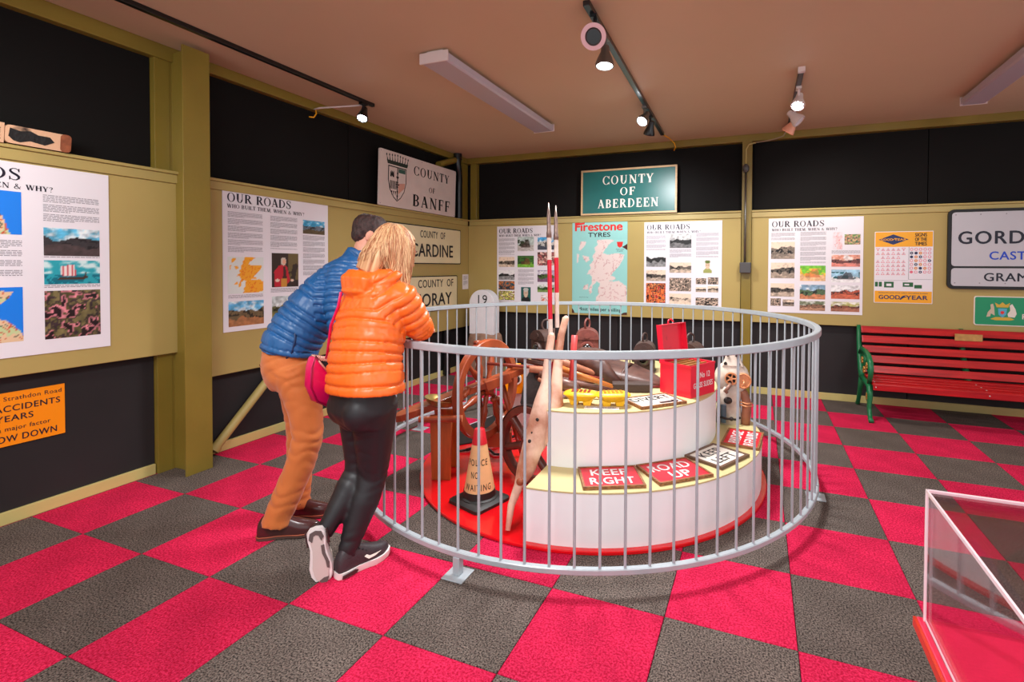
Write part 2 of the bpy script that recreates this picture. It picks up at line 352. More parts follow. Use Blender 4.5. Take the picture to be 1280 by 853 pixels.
# ------------------------------------------------------------------ setting
CEIL = 2.94
struct('ceiling', MB().box((-1.2, -3.5, CEIL), (7.6, 4.75, CEIL+.1)), mat('ceiling_paint', (206, 180, 148), .6, var=.05, scale=.9, bump=.1, bscale=3))
fl = struct('floor', MB().box((-1.2, -3.5, -.12), (7.6, 4.75, -.012)), mat('floor_screed', (60, 55, 52), .9))
def carpet(name, a, b, fleck):
    M_ = mat(name, a, .95, rgb2=b, scale=fleck, detail=6, contrast=(.36, .62), bump=1.0, bscale=170, spec=.08)
    nt = M_.node_tree; N = nt.nodes; L = nt.links; bs = N['Principled BSDF']
    src = bs.inputs['Base Color'].links[0].from_socket
    n = N.new('ShaderNodeTexNoise'); n.inputs['Scale'].default_value = 5.0; n.inputs['Detail'].default_value = 5
    tc = N.new('ShaderNodeTexCoord'); L.new(tc.outputs['Object'], n.inputs['Vector'])
    oi = N.new('ShaderNodeObjectInfo'); ad = N.new('ShaderNodeMath'); ad.operation = 'MULTIPLY_ADD'; ad.inputs[1].default_value = .22; L.new(oi.outputs['Random'], ad.inputs[0]); 
    mr = N.new('ShaderNodeMapRange'); mr.inputs[1].default_value = .25; mr.inputs[2].default_value = .75; mr.inputs[3].default_value = .72; mr.inputs[4].default_value = 1.08
    L.new(n.outputs['Fac'], mr.inputs[0]); L.new(mr.outputs[0], ad.inputs[2])
    mx = N.new('ShaderNodeVectorMath'); mx.operation = 'SCALE'; L.new(src, mx.inputs[0]); L.new(ad.outputs[0], mx.inputs[3]); L.new(mx.outputs[0], bs.inputs['Base Color'])
    for nn in N:
        if nn.type == 'BUMP': nn.inputs['Distance'].default_value = .006
    return M_
CR = carpet('red_carpet', (230, 48, 92), (178, 16, 52), 120); CG = carpet('charcoal_carpet', (128, 114, 106), (42, 36, 35), 150)
tiles = {}
for i in range(-3, 14):
    for j in range(-4, 9):
        x0, y0 = i*.5, j*.5; x1, y1 = x0+.5, y0+.5
        if x1 <= -1.02 or x0 > 6.6: continue
        x0 = max(x0, -1.03)
        red = (i+j) % 2 == 0
        key = (red, round(x1-x0, 2))
        if key not in tiles:
            w = x1-x0; mb = MB(); g = .0012
            mb.loft([[(g, g, -.012), (w-g, g, -.012), (w-g, .5-g, -.012), (g, .5-g, -.012)], [(g, g, -.002), (w-g, g, -.002), (w-g, .5-g, -.002), (g, .5-g, -.002)], [(.003, .003, 0), (w-.003, .003, 0), (w-.003, .497, 0), (.003, .497, 0)]])
            o = build('carpet_tile', mb, CR if red else CG, fl); tiles[key] = o
        else:
            o = tiles[key].copy(); COL.objects.link(o)
        o.location = (x0, y0, 0)
# the strip behind the last full row is a row of its own tiles reaching the wall (y = 4.5 is a joint)
# --- left wall
struct('wall_left', MB().box((-1.2, -3.5, 0), (-1.06, 4.75, CEIL)), mat('wall_core', (25, 23, 22), .8))
struct('wall_back', MB().box((-1.2, 4.55, 0), (7.6, 4.75, CEIL)), mat('wall_core', (25, 23, 22), .8))
wl = bpy.data.objects['wall_left']; wb = bpy.data.objects['wall_back']
g = .004
for a, b in ((-3.5, -1.2), (-1.2, .627), (1.0, 2.2), (2.2, 4.5)):           # lower black boards
    build('lower_board', MB().box((-1.06, a+g, 0), (-1.02, b-g, .9)), BLK, wl)
for a, b in ((-3.5, -.6), (-.6, .627), (.83, 2.36), (2.36, 3.6), (3.6, 4.5)):
    build('upper_board', MB().box((-1.06, a+g, 2.0), (-1.03, b-g, CEIL)), BLKU, wl)
for a, b, z in ((-3.5, -1.9, .82), (-1.9, .755, .82), (.93, 4.49, .60)):   # khaki display boards, proud of the black
    build('display_board', MB().box((-1.06, a+g, z), (XP, b, 2.0)), KH, wl, bevel=.004)
for a, b in ((-1.5, 2.7), (2.7, 5.2), (5.2, 7.6)):
    pass
for a, b in ((-.95, 1.2), (1.2, 2.66), (2.78, 4.3), (4.3, 6.2), (6.2, 7.6)):
    build('lower_board', MB().box((a+g, 4.51, 0), (b-g, 4.55, .9)), BLK, wb)
for a, b in ((-.82, 2.66), (2.78, 4.45), (4.45, 6.2), (6.2, 7.6)):
    build('upper_board', MB().box((a+g, 4.52, 2.0), (b-g, 4.55, CEIL)), BLKU, wb)
for a, b in ((XP, 2.655), (2.765, 7.6)):
    build('display_board', MB().box((a+.002, YP, .82), (b, 4.55, 2.0)), KH, wb, bevel=.004)
struct('baseboard_left', MB().box((-1.02, -3.5, 0), (-1.0, .62, .07)).box((-1.02, 1.0, 0), (-1.0, 4.5, .07)), BASEB, bevel=.003)
struct('baseboard_back', MB().box((-1.0, 4.49, 0), (2.66, 4.51, .075)).box((2.78, 4.49, 0), (7.6, 4.51, .075)), BASEB, bevel=.003)
# rails: a moulded shelf on a flat band
def rail(a, b, k, name):
    def bx(o0, o1, z0, z1):
        return ((-1.06, a, z0), (o1, b, z1)) if k == 'l' else ((a, 4.55-(o1+1.06), z0), (b, 4.55, z1))
    mb = MB(); mb.box(*bx(0, XP+.014, 2.0, 2.062)); mb.box(*bx(0, XP+.03, 2.062, 2.082))
    return struct(name, mb, KHT, bevel=.004)
rail(-3.5, .775, 'l', 'trim_1'); rail(.93, 4.42, 'l', 'trim_2'); rail(-.93, 2.655, 'b', 'trim_3'); rail(2.765, 7.6, 'b', 'trim_4')
# beams under the ceiling
struct('trim_5', MB().box((-1.06, -3.5, 2.84), (-.97, .9, CEIL)).box((-1.06, .83, 2.86), (-.97, 4.55, CEIL)), OL, bevel=.004)
struct('trim_6', MB().box((-1.0, 4.44, 2.86), (7.6, 4.55, CEIL)), OL, bevel=.004)
# posts on the left wall and the steel column
struct('trim_7', MB().box((-1.06, .627, 0), (-.985, .72, 2.9)).box((-1.06, .83, 0), (-1.0, .99, 2.9)), OL, bevel=.002)
ib = MB().box((-.762, .66, 0), (-.750, .835, 2.905)).box((-.99, .735, 0), (-.762, .752, 2.905)).box((-1.0, .66, 0), (-.988, .835, 2.905))
struct('steel_column', ib, OL, bevel=.002)
struct('trim_8', MB().box((-.93, 4.46, 2.082), (-.83, 4.53, CEIL)).box((-1.03, 4.3, 2.082), (-.995, 4.5, CEIL)), OL, bevel=.003)
ib = MB().box((2.66, 4.415, 0), (2.765, 4.427, 2.86)).box((2.705, 4.427, 0), (2.72, 4.55, 2.86)).box((2.66, 4.535, 0), (2.765, 4.55, 2.86))
struct('steel_column', ib, OL, bevel=.002)
# diagonal brace tube on the left wall
mb = MB().cyl((-.955, .985, .06), (-.955, 1.75, .84), .034, n=20).box((-1.02, .93, 0), (-.90, 1.02, .1))
mb = MB().cyl((-.965, .985, .05), (-.965, 1.85, .90), .033, n=20).cyl((-.965, .975, .04), (-.965, 1.0, .065), .042, n=20)
struct('diagonal_brace', mb, KHT, smooth=True, auto=40)
# ------------------------------------------------------------------ posters and signs
def sheet(name, w, h, t, M_, m_, parent, rad=0.0, inset=0.0, z=0.0):
    # a thin rigid sheet standing on the plane of M_
    pts = rrect(inset, inset, w-inset, h-inset, rad)
    return build(name, MB().prism(pts, z+t, M_, z), m_, parent)
def rrect(x0, y0, x1, y1, r, n=5):
    if r <= 0: return [(x0, y0), (x1, y0), (x1, y1), (x0, y1)]
    o = []
    for cx, cy, a in ((x1-r, y0+r, -90), (x1-r, y1-r, 0), (x0+r, y1-r, 90), (x0+r, y0+r, 180)):
        o += [(cx+r*cos(R(a+90*i/n)), cy+r*sin(R(a+90*i/n))) for i in range(n+1)]
    return o
HEAD = mat('heading_print', (22, 18, 40), .45)
def poster(M_, w, h, label, items, texts, extra=None, name='exhibition_poster'):
    t = thing(name, label, 'poster', M_.translation, 'road history posters')
    sheet('poster_board', w, h, .004, M_, PAPER, t)
    mb = MB(); T_ = M_ @ Matrix.Translation((0, 0, .0045))
    put_serif(mb, 'OUR ROADS', .035*w, h*(1-.092), h*.062, .565*w, T_)
    put_serif(mb, 'WHO BUILT THEM, WHEN & WHY?', .035*w, h*(1-.135), h*.027, .70*w, T_)
    build('heading', mb, HEAD, t)
    mb = MB()
    for k, (u0, u1, v0, v1) in enumerate(texts): put_lines(mb, u0*w, u1*w, h*(1-v0), h*(1-v1), T_, k+int(w*1000))
    build('body_text', mb, TXT, t, kind='stuff')
    for k, it in enumerate(items):
        u0, u1, v0, v1, kind, seed = it[:6]; pal = it[6] if len(it) > 6 else None
        pw, ph = (u1-u0)*w, (v1-v0)*h; nx = int(max(14, pw*150)); ny = int(max(12, ph*150))
        put_picture('photo_print', picture(kind, seed, nx, ny, pal), u0*w, h*(1-v1), u1*w, h*(1-v0), T_, t)
    return t
ORM = [(0, 0), (0, .9), (.5, 1), (.9, .95), (.72, .5), (.95, .42), (.8, .2), (.6, .1)]
MP1 = [(-.1, -.1), (-.1, 1.1), (.2, 1.1), (.2, .85), (.35, .8), (.25, .62), (.5, .6), (.72, .42), (.8, .1), (.85, -.1)]
MP2 = [(-.1, .1), (-.1, 1.1), (.5, .95), (.85, .92), (.8, .8), (.62, .65), (.5, .48), (.55, .45), (.75, .4), (.95, .2), (1.1, -.1), (.6, -.1), (.3, .12), (.2, .02), (.05, .15)]
poster(left_wall(-.63, .925, .002), .98, 1.065, 'large poster at far left with blue sea maps and a striped sail ship',
       [(.33, .60, .15, .37, 'map', 3, MP1), (.33, .60, .64, .92, 'map', 8, MP2), (.69, .95, .325, .475, 'land', 1, ((90, 180, 215), (60, 55, 58), (75, 62, 62))),
        (.69, .95, .50, .63, 'ship', 5), (.69, .95, .665, .925, 'crowd', 11, [(35, 22, 25), (210, 130, 140), (90, 85, 50), (60, 45, 50), (120, 110, 70)])],
       [(.69, .95, .15, .31), (.33, .60, .40, .61), (.04, .29, .16, .6), (.69, .95, .48, .495), (.69, .95, .635, .655)])
poster(left_wall(1.05, .92, .002), .98, 1.105, 'poster behind the man, with an orange map and a red coated figure',
       [(.035, .335, .475, .735, 'scot', 3, ((226, 232, 228), (250, 172, 40), (240, 120, 20))), (.04, .335, .79, .965, 'land', 21, ((90, 170, 215), (120, 100, 70), (170, 115, 75))),
        (.41, .67, .44, .70, 'portrait', 1), (.41, .67, .77, .95, 'land', 31, ((190, 200, 200), (110, 110, 70), (130, 120, 60))),
        (.72, .96, .165, .275, 'land', 45, ((60, 160, 205), (110, 125, 140), (90, 75, 50)))],
       [(.04, .33, .16, .455), (.40, .66, .16, .42), (.72, .96, .29, .62), (.04, .33, .745, .77), (.40, .66, .71, .745)])
G3 = (215, 215, 215), (90, 95, 85), (150, 150, 150)
poster(back_wall(-.493, .945, .002), .893, 1.035, 'poster behind the striped rods, nearest the milestone, with a coloured coach picture',
       [(.03, .30, .40, .53, 'sepia', 2, ((225, 220, 212), (130, 122, 112), (200, 192, 180))), (.03, .30, .575, .70, 'grey', 7, G3), (.03, .30, .715, .83, 'crowd', 9, [(20, 80, 95), (205, 120, 60), (30, 50, 60)]),
        (.03, .30, .845, .965, 'crowd', 13, [(230, 215, 130), (150, 165, 60), (120, 50, 30), (235, 225, 200)]), (.35, .62, .14, .325, 'car', 17, ((190, 205, 200), (200, 195, 190), (40, 60, 35), (60, 40, 35))),
        (.35, .62, .385, .535, 'car', 23, ((60, 110, 40), (120, 185, 60), (20, 70, 25), (110, 60, 30))), (.41, .57, .79, .975, 'face', 3, ((25, 95, 90), (25, 30, 35), (215, 190, 165), (200, 200, 195))),
        (.68, .95, .15, .31, 'land', 27, ((70, 160, 215), (215, 215, 210), (70, 75, 90))), (.68, .95, .34, .51, 'crowd', 29, [(170, 90, 90), (80, 50, 50), (225, 180, 165)]),
        (.68, .95, .57, .72, 'land', 33, ((180, 165, 190), (80, 110, 55), (120, 90, 115))), (.68, .95, .75, .85, 'land', 35, ((190, 205, 190), (60, 105, 45), (130, 160, 90))), (.74, .92, .885, .975, 'crowd', 37, [(230, 120, 90), (240, 225, 220), (235, 225, 225)])],
       [(.03, .30, .16, .38), (.36, .62, .56, .77)])
SP = (228, 222, 214), (120, 105, 92), (190, 176, 160)
poster(back_wall(1.54, .965, .002), .908, 1.015, 'poster between the turquoise map sign and the steel post, with a red picture',
       [(.03, .29, .35, .53, 'grey', 42, ((235, 233, 230), (70, 70, 70), (140, 140, 140))), (.03, .29, .57, .70, 'sepia', 44, SP), (.03, .29, .725, .96, 'crowd', 46, [(235, 110, 50), (60, 25, 25), (235, 150, 90), (190, 30, 45)]),
        (.34, .62, .145, .31, 'grey', 48, ((180, 180, 180), (60, 60, 60), (120, 120, 120))), (.34, .62, .48, .60, 'sepia', 50, ((232, 222, 212), (150, 120, 100), (205, 185, 165))), (.34, .62, .66, .815, 'crowdsepia', 52),
        (.34, .62, .845, .97, 'sepia', 54, ((238, 236, 234), (200, 196, 190), (225, 222, 220))), (.76, .89, .445, .60, 'face', 5, ((238, 234, 238), (160, 165, 90), (225, 195, 165), (95, 115, 40))),
        (.68, .81, .66, .73, 'crowdsepia', 56), (.83, .96, .65, .73, 'crowdsepia', 58), (.68, .81, .765, .82, 'sepia', 60, SP), (.83, .96, .75, .82, 'sepia', 62, SP), (.68, .96, .885, .975, 'crowdsepia', 64)],
       [(.03, .29, .16, .34), (.34, .62, .325, .435), (.68, .96, .14, .43)])
poster(back_wall(2.945, .94, .002), .925, 1.042, 'poster right of the steel post, with road building photographs',
       [(.03, .29, .25, .43, 'sepia', 72, ((222, 220, 218), (150, 145, 140), (160, 152, 146))), (.03, .29, .47, .635, 'sepia', 74, ((215, 213, 210), (120, 116, 112), (165, 160, 155))), (.03, .29, .69, .83, 'sepia', 76, ((232, 230, 228), (110, 106, 102), (180, 172, 168))),
        (.03, .145, .85, .93, 'crowdsepia', 78), (.165, .29, .86, .93, 'sepia', 80, ((170, 165, 160), (120, 116, 112), (150, 145, 140))),
        (.35, .62, .50, .66, 'car', 82, ((120, 200, 50), (240, 190, 140), (245, 200, 60), (215, 120, 70))), (.35, .62, .70, .85, 'land', 84, ((130, 165, 190), (90, 120, 80), (200, 130, 90))), (.35, .62, .87, .97, 'land', 86, ((110, 120, 90), (150, 110, 85), (185, 140, 110))),
        (.69, .79, .155, .335, 'scot', 88, ((236, 226, 232), (236, 205, 205), (225, 130, 140))), (.81, .97, .18, .285, 'crowd', 90, [(90, 135, 60), (190, 180, 120), (205, 140, 110), (60, 100, 70)]),
        (.68, .97, .39, .51, 'land', 92, ((225, 150, 125), (120, 60, 55), (215, 130, 115))), (.68, .97, .54, .67, 'car', 94, ((165, 210, 235), (240, 240, 240), (20, 95, 105), (50, 45, 50))),
        (.68, .97, .70, .84, 'land', 96, ((230, 230, 232), (200, 90, 60), (200, 100, 70))), (.68, .97, .87, .97, 'land', 98, ((185, 180, 110), (150, 85, 60), (170, 110, 85)))],
       [(.03, .29, .155, .24), (.35, .62, .15, .485), (.68, .97, .345, .38)])

def plate(name, label, cat, M_, w, h, m_, t=.006, rad=0.0, group=None):
    t_ = thing(name, label, cat, M_.translation, group); sheet('sign_plate', w, h, t, M_, m_, t_, rad)
    return t_, M_ @ Matrix.Translation((0, 0, t+.0004))
WHT = mat('white_enamel', (236, 226, 214), .3, var=.05, scale=4); CREAM = mat('cream_enamel', (238, 226, 182), .32, var=.06, scale=4)
# white county board standing on the rail of the left wall
PKW = mat('pinkish_white_paint', (224, 208, 200), .45, var=.05, scale=6)
t, T_ = plate('county_sign', 'big white board with a crest, standing on the rail of the left wall', 'sign', frame((-.935, 2.66, 2.086), (0, 1, 0), (.03, 0, 1)), 1.40, .60, PKW, .02, .015)
mb = MB(); put_serif(mb, 'COUNTY', .55, .41, .105, .70, T_, sp=.12); put_serif(mb, 'OF', .90, .245, .062, .12, T_, sp=.12, align='c'); put_serif(mb, 'BANFF', .54, .05, .135, .74, T_, sp=.14)
build('lettering', mb, BLACK, t)
shp = [(0, .32), (.30, .32), (.30, .16), (.27, .06), (.21, -.02), (.15, -.06), (.09, -.02), (.03, .06), (0, .16)]
SH = T_ @ Matrix.Translation((.13, .125, 0)) @ Matrix.Diagonal((.98, 1.0, 1, 1))
mb = MB().prism(shp, .002, SH); cr = build('crest_shield', mb, BLACK, t)
mb = MB().prism([(.15+(x-.15)*.93, .13+(y-.13)*.94) for x, y in shp], .0024, SH); build('shield_field', mb, PKW, cr)
mb = MB()
D = SH @ Matrix.Translation((0, 0, .0024))
for k in range(5): mb.prism(rrect(.03+k*.023, .07, .043+k*.023, .16, 0), .0006, D)
for k in range(3): mb.prism([(.05+.03*k, .05), (.07+.03*k, .05), (.06+.03*k, .0)], .0006, D)
for k in range(3): mb.prism([(.03+.02*k, .2+.02*(k % 2)), (.055+.02*k, .2), (.05+.02*k, .27), (.035+.02*k, .25)], .0006, D)
mb.prism(rrect(.143, -.04, .157, .31, 0), .0006, D).prism(rrect(.13, .20, .17, .215, 0), .0006, D).prism(rrect(.12, .12, .18, .132, 0), .0006, D)
for k in range(6): mb.ball((.15, -.0+.05*k, .0003), (.013, .015, .0008), 8, 4, D)
build('shield_charge', mb, BLACK, cr)
build('shield_charge', MB().prism([(.165, .02), (.27, .10), (.28, .155), (.165, .14)], .0005, D), mat('crest_salmon', (214, 160, 140), .5), cr)
build('shield_charge', MB().prism([(.165, .26), (.28, .26), (.28, .305), (.165, .305)], .0005, D), mat('crest_green', (60, 96, 84), .5), cr)
mb = MB().prism([(-.01, .335), (.31, .335), (.325, .375), (-.025, .375)], .002, SH)
for k in range(9): mb.prism([(-.02+.04*k, .375), (-.005+.04*k, .375), (-.012+.04*k+(k-4)*.004, .44-abs(k-4)*.004)], .002, SH); mb.ball((-.012+.04*k+(k-4)*.004, .445-abs(k-4)*.004, .001), (.010, .014, .001), 8, 4, SH)
build('crest_crown', mb, mat('crest_dark', (40, 52, 46), .5), cr)
mb = MB()
for x in (.02, .7, 1.38):
    for y in (.02, .58): mb.ball((x, y, 0), (.006, .006, .002), 8, 4, T_)
build('screw', mb, TXT, t, kind='stuff')
def county(y0, z0, w, h, label, l1, l2, f1, f2):
    t, T_ = plate('county_sign', label, 'sign', left_wall(y0, z0), w, h, CREAM, .012, .02, 'cream county boards')
    build('border', MB().prism(rrect(.0, .0, w, h, .02), .013, left_wall(y0, z0)), BLACK, t)
    sheet('face', w, h, .0142, left_wall(y0, z0), CREAM, t, .015, .012)
    T_ = left_wall(y0, z0, .0146); mb = MB()
    put_text(mb, l1, *f1[:3], f1[3], .018, 1.1, T_); put_text(mb, l2, *f2[:3], f2[3], .03, 1.05, T_)
    build('lettering', mb, BLACK, t)
    return t
county(2.72, 1.463, 1.52, .463, 'cream county board with black border, upper one behind the woman\'s head', 'COUNTY  OF', 'KINCARDINE', (.66, .32, .085, .50), (.16, .09, .155, 1.17))
county(2.72, .875, 1.44, .44, 'cream county board with black border, lower one behind the railing', 'COUNTY  OF', 'MORAY', (.62, .30, .095, .72), (.52, .07, .155, .78))
t = thing('notice_card', 'small white notice on the left wall near the corner', 'notice', left_wall(4.30, 1.12).translation)
sheet('card', .145, .205, .002, left_wall(4.30, 1.12), PAPER, t); mb = MB(); put_lines(mb, .02, .125, .185, .05, left_wall(4.30, 1.12, .0026), 4, .012); build('body_text', mb, TXT, t, kind='stuff')
# orange road works sign on the lower black board
ORG = mat('orange_sign', (255, 146, 6), .4); NV = mat('sign_navy', (28, 18, 40), .5)
O_ = frame((-1.018, -.445, .43), (0, 1, 0), (0, 0, 1))
t, T_ = plate('orange_road_sign', 'orange warning sign on the black lower wall at far left', 'sign', O_, .60, .295, ORG, .006)
mb = MB()
put_text(mb, '- Strathdon Road', .585, .250, .023, .265, .010, 1.1, T_, 'r'); put_text(mb, 'ACCIDENTS', .578, .190, .034, .27, .022, 1.1, T_, 'r')
put_text(mb, 'YEARS', .462, .135, .034, .15, .022, 1.1, T_, 'r'); put_text(mb, 'a major factor', .535, .083, .024, .215, .012, 1.1, T_, 'r'); put_text(mb, 'SLOW DOWN', .562, .022, .036, .29, .022, 1.1, T_, 'r')
build('lettering', mb, NV, t)
# battered nameboard on the rail
NB = mat('battered_cream_board', (222, 178, 142), .6, rgb2=(54, 40, 32), scale=7, contrast=(.30, .42), detail=8, bump=.5)
F_ = frame((-.93, -.62, 2.083), (0, 1, 0), (.12, 0, 1))
t = thing('battered_nameboard', 'battered cream nameboard with peeling paint, standing on the rail at far left', 'sign', F_.translation)
build('board', MB().prism(rrect(0, 0, .50, .105, 0), .02, F_), NB, t); build('end_board', MB().prism(rrect(.503, .004, .77, .10, .02), .022, F_), NB, t)
mb = MB().prism([(.535, .02), (.56, .015), (.60, .03), (.66, .02), (.70, .045), (.68, .07), (.63, .07), (.60, .085), (.56, .075), (.52, .085), (.515, .04)], .0235, F_)
build('peeled_patch', mb, mat('tar_black', (24, 24, 24), .5, bump=1.0, bscale=40), t)
mb = MB(); put_serif(mb, 'M', .425, .018, .06, .065, F_ @ Matrix.Translation((0, 0, .0205))); build('lettering', mb, BLACK, t)
build('end_clasp', MB().prism(rrect(.725, .002, .772, .102, .018), .0245, F_), mat('rusty_brown', (150, 84, 52), .6, var=.4, scale=30, bump=.5), t)
# green county sign above the back rail
TE = mat('teal_enamel', (2, 96, 92), .35, var=.12, scale=5)
F_ = frame((.737, YP-.035, 2.084), (1, 0, 0), (0, .02, 1))
t, T_ = plate('county_sign', 'teal board with white letters and timber frame, standing on the back wall rail', 'sign', F_, 1.20, .565, TE, .015)
fr = mat('pale_oak_frame', (208, 172, 128), .5, var=.2, scale=12, stretch=(1, 8, 8))
for a, b in (((0, 0), (1.20, .022)), ((0, .543), (1.20, .565)), ((0, .022), (.022, .543)), ((1.178, .022), (1.20, .543))):
    build('frame_strip', MB().box((a[0], a[1], 0), (b[0], b[1], .026), F_), fr, t)
mb = MB(); put_serif(mb, 'COUNTY', .60, .375, .105, .64, T_, 'c', .14); put_serif(mb, 'OF', .60, .235, .095, .19, T_, 'c', .14); put_serif(mb, 'ABERDEEN', .60, .085, .105, .76, T_, 'c', .14)
build('lettering', mb, WHT, t)
# tyre company's enamel map
FS = mat('turquoise_enamel', (150, 212, 206), .3, var=.05, scale=5); RED = mat('red_print', (226, 34, 30), .4)
w, h = .725, 1.185
t, T_ = plate('enamel_map_sign', 'turquoise enamel map sign with red brand lettering on the back wall', 'sign', back_wall(.605, .845), w, h, FS, .006, .015)
mb = MB(); put_text(mb, 'Firestone', .04, h-.135, .105, .62, .055, .98, T_)
mb.prism([(.03, h-.04), (.17, h-.03), (.165, h-.05), (.05, h-.07)], .0008, T_); build('brand_lettering', mb, RED, t)
mb = MB(); put_text(mb, 'TYRES', .36, h-.215, .055, .29, .04, 1.02, T_, 'c'); put_text(mb, 'Most miles per shilling', .37, .035, .042, .56, .025, 1.05, T_, 'c')
put_text(mb, "There's a tyre", .68, h-.38, .014, .10, .02, 1, T_, 'r'); put_text(mb, 'of quality', .67, h-.40, .014, .08, .02, 1, T_, 'r'); put_text(mb, 'ROADS OF SCOTLAND', .16, .20, .009, .12, 0.005, 1, T_, 'c')
build('lettering', mb, BLACK, t)
put_picture('printed_map', picture('scot', 4, 74, 104, ((150, 212, 206), (232, 214, 208), (206, 160, 160))), .02, .105, w-.004, h-.25, T_, t)
build('shield_badge', MB().prism([(.59, h-.28), (.67, h-.28), (.66, h-.335), (.63, h-.355), (.60, h-.335)], .001, T_), RED, t)
build('rust_patch', MB().prism([(w-.07, h-.345), (w-.03, h-.325), (w, h-.305), (w, h-.385), (w-.03, h-.365)], .0012, T_).prism([(0, 0), (.035, 0), (.02, .035), (0, .06)], .0012, T_).prism([(w, 0), (w-.09, 0), (w-.04, .025), (w, .03)], .0012, T_), mat('rust', (74, 34, 24), .8), t)
# yellow tyre company road signs chart
YE = mat('yellow_print', (248, 172, 16), .4); NVY = mat('navy_print', (16, 36, 92), .4); w, h = .512, .738
t, T_ = plate('road_signs_chart', 'yellow and white chart of small road signs on the back wall', 'sign', back_wall(3.973, 1.077), w, h, PAPER, .005, .006)
build('yellow_band', MB().prism(rrect(.006, h-.158, w-.006, h-.006, 0), .0006, T_), YE, t); build('yellow_band', MB().prism(rrect(.006, .006, w-.006, .124, 0), .0006, T_), YE, t)
mb = MB().prism([(.035, h-.083), (.165, h-.030), (.30, h-.083), (.165, h-.136)], .0012, T_); dm = build('diamond_badge', mb, NVY, t)
mb = MB(); put_text(mb, 'GOOD', .055, h-.094, .022, .105, .04, 1, T_, depth=.0016); put_text(mb, 'YEAR', .175, h-.094, .022, .105, .04, 1, T_, depth=.0016); mb.prism([(.15, h-.09), (.18, h-.068), (.20, h-.072), (.175, h-.08), (.155, h-.094)], .0018, T_)
build('badge_lettering', mb, YE, dm)
mb = MB(); put_text(mb, 'SIGNS', .405, h-.055, .035, .10, .04, 1, T_, 'c', .0012); put_text(mb, 'OF THE', .405, h-.100, .035, .10, .04, 1, T_, 'c', .0012); put_text(mb, 'TIMES', .405, h-.145, .035, .10, .04, 1, T_, 'c', .0012); build('lettering', mb, BLACK, t)
mb = MB(); put_text(mb, 'GOOD', .045, .040, .042, .185, .05, 1.05, T_, depth=.0012); put_text(mb, 'YEAR', .285, .040, .042, .185, .05, 1.05, T_, depth=.0012)
mb.prism([(.225, .038), (.25, .072), (.29, .088), (.27, .07), (.30, .066), (.262, .056), (.24, .036)], .0015, T_); put_text(mb, 'PRESENTED WITH YOUR SAFETY MOTORING IN MIND', .256, .100, .010, .43, 0.01, 1, T_, 'c', .0012)
build('brand_lettering', mb, NVY, t)
pk = mat('chart_pink', (232, 110, 130), .5); mbr = MB(); mbi = MB(); mbn = MB(); mbo = MB(); mbg = MB(); rng = random.Random(4)
def tri(mb, x, y, s, f=1, z=0): mb.add([(x-s, y-f*s*.8, .0008+z), (x+s, y-f*s*.8, .0008+z), (x, y+f*s*.95, .0008+z)], [(0, 1, 2) if f > 0 else (0, 2, 1)], T_)
def disc(mb, x, y, s, z=0): mb.prism([(x+s*cos(2*pi*k/12), y+s*sin(2*pi*k/12)) for k in range(12)], .0008+z, T_, .0004)
for i in range(6):
    for j in range(7):
        x = .03+i*.0455; y = h-.185-j*.0415
        if i in (0, 5) and j in (2,): continue
        f = -1 if (i in (0, 5) and j == 0) else 1; tri(mbr, x, y, .0175, f); tri(mbi, x, y-.001*f, .0115, f, .0004)
        if rng.random() < .75: disc(mbo if rng.random() < .2 else mbn, x, y-.003, .0038, .0008)
for i in range(5):
    for j in range(7):
        x = .327+i*.0385; y = h-.185-j*.0385; q = rng.random(); mb = mbr if q < .55 else mbn if q < .85 else mbo
        disc(mb, x, y, .0145)
        if q < .45 or q > .7: disc(mbi, x, y, .0095 if q < .45 else .005, .0004)
for x0, y0, x1, y1 in ((.008, .168, .07, .218), (.09, .16, .175, .22), (.255, .17, .345, .215), (.355, .155, .42, .19)): mbg.prism(rrect(x0, y0, x1, y1, 0), .0008, T_)
mbi.prism(rrect(.035, .168, .042, .218, 0), .0012, T_).prism(rrect(.11, .175, .155, .20, 0), .0012, T_).prism(rrect(.27, .185, .31, .20, 0), .0012, T_)
build('small_road_signs', mbr, pk, t, kind='stuff'); build('small_road_signs', mbi, PAPER, t, kind='stuff'); build('small_road_signs', mbn, mat('chart_navy', (40, 50, 90), .5), t, kind='stuff'); build('small_road_signs', mbo, mat('chart_orange', (225, 140, 40), .5), t, kind='stuff')
build('small_road_signs', mbg, mat('chart_green', (30, 98, 52), .5), t, kind='stuff')
build('rule_line', MB().prism(rrect(.302, .245, .306, h-.16, 0), .001, T_).prism(rrect(.006, .232, .302, .235, 0), .001, T_).prism(rrect(.306, .245, w-.006, .248, 0), .001, T_), TXT, t)
# big white region sign, right
F_ = back_wall(4.598, 1.235, .0)
t = thing('region_sign', 'large white road sign with thick black border at the right edge', 'sign', F_.translation)
build('backing', MB().prism(rrect(0, 0, 1.75, .785, .05), .03, F_), BLACK, t); WS = mat('reflective_white', (198, 196, 202), .35, var=.04, scale=3)
build('upper_panel', MB().prism(rrect(.03, .225, 1.72, .755, .03), .034, F_), WS, t); build('lower_panel', MB().prism(rrect(.03, .03, 1.72, .205, .03), .034, F_), WS, t)
T_ = F_ @ Matrix.Translation((0, 0, .0345)); mb = MB(); put_text(mb, 'GORDON', .085, .445, .122, .80, .035, 1.12, T_); put_text(mb, 'GRAMPIAN', .295, .082, .078, .62, .03, 1.08, T_); build('lettering', mb, mat('sign_blueblack', (16, 18, 40), .45), t)
mb = MB(); put_text(mb, 'CASTLE COUNTRY', .335, .29, .078, 1.0, .03, 1.08, T_); build('blue_lettering', mb, mat('sign_blue', (18, 70, 200), .45), t)
mb = MB()
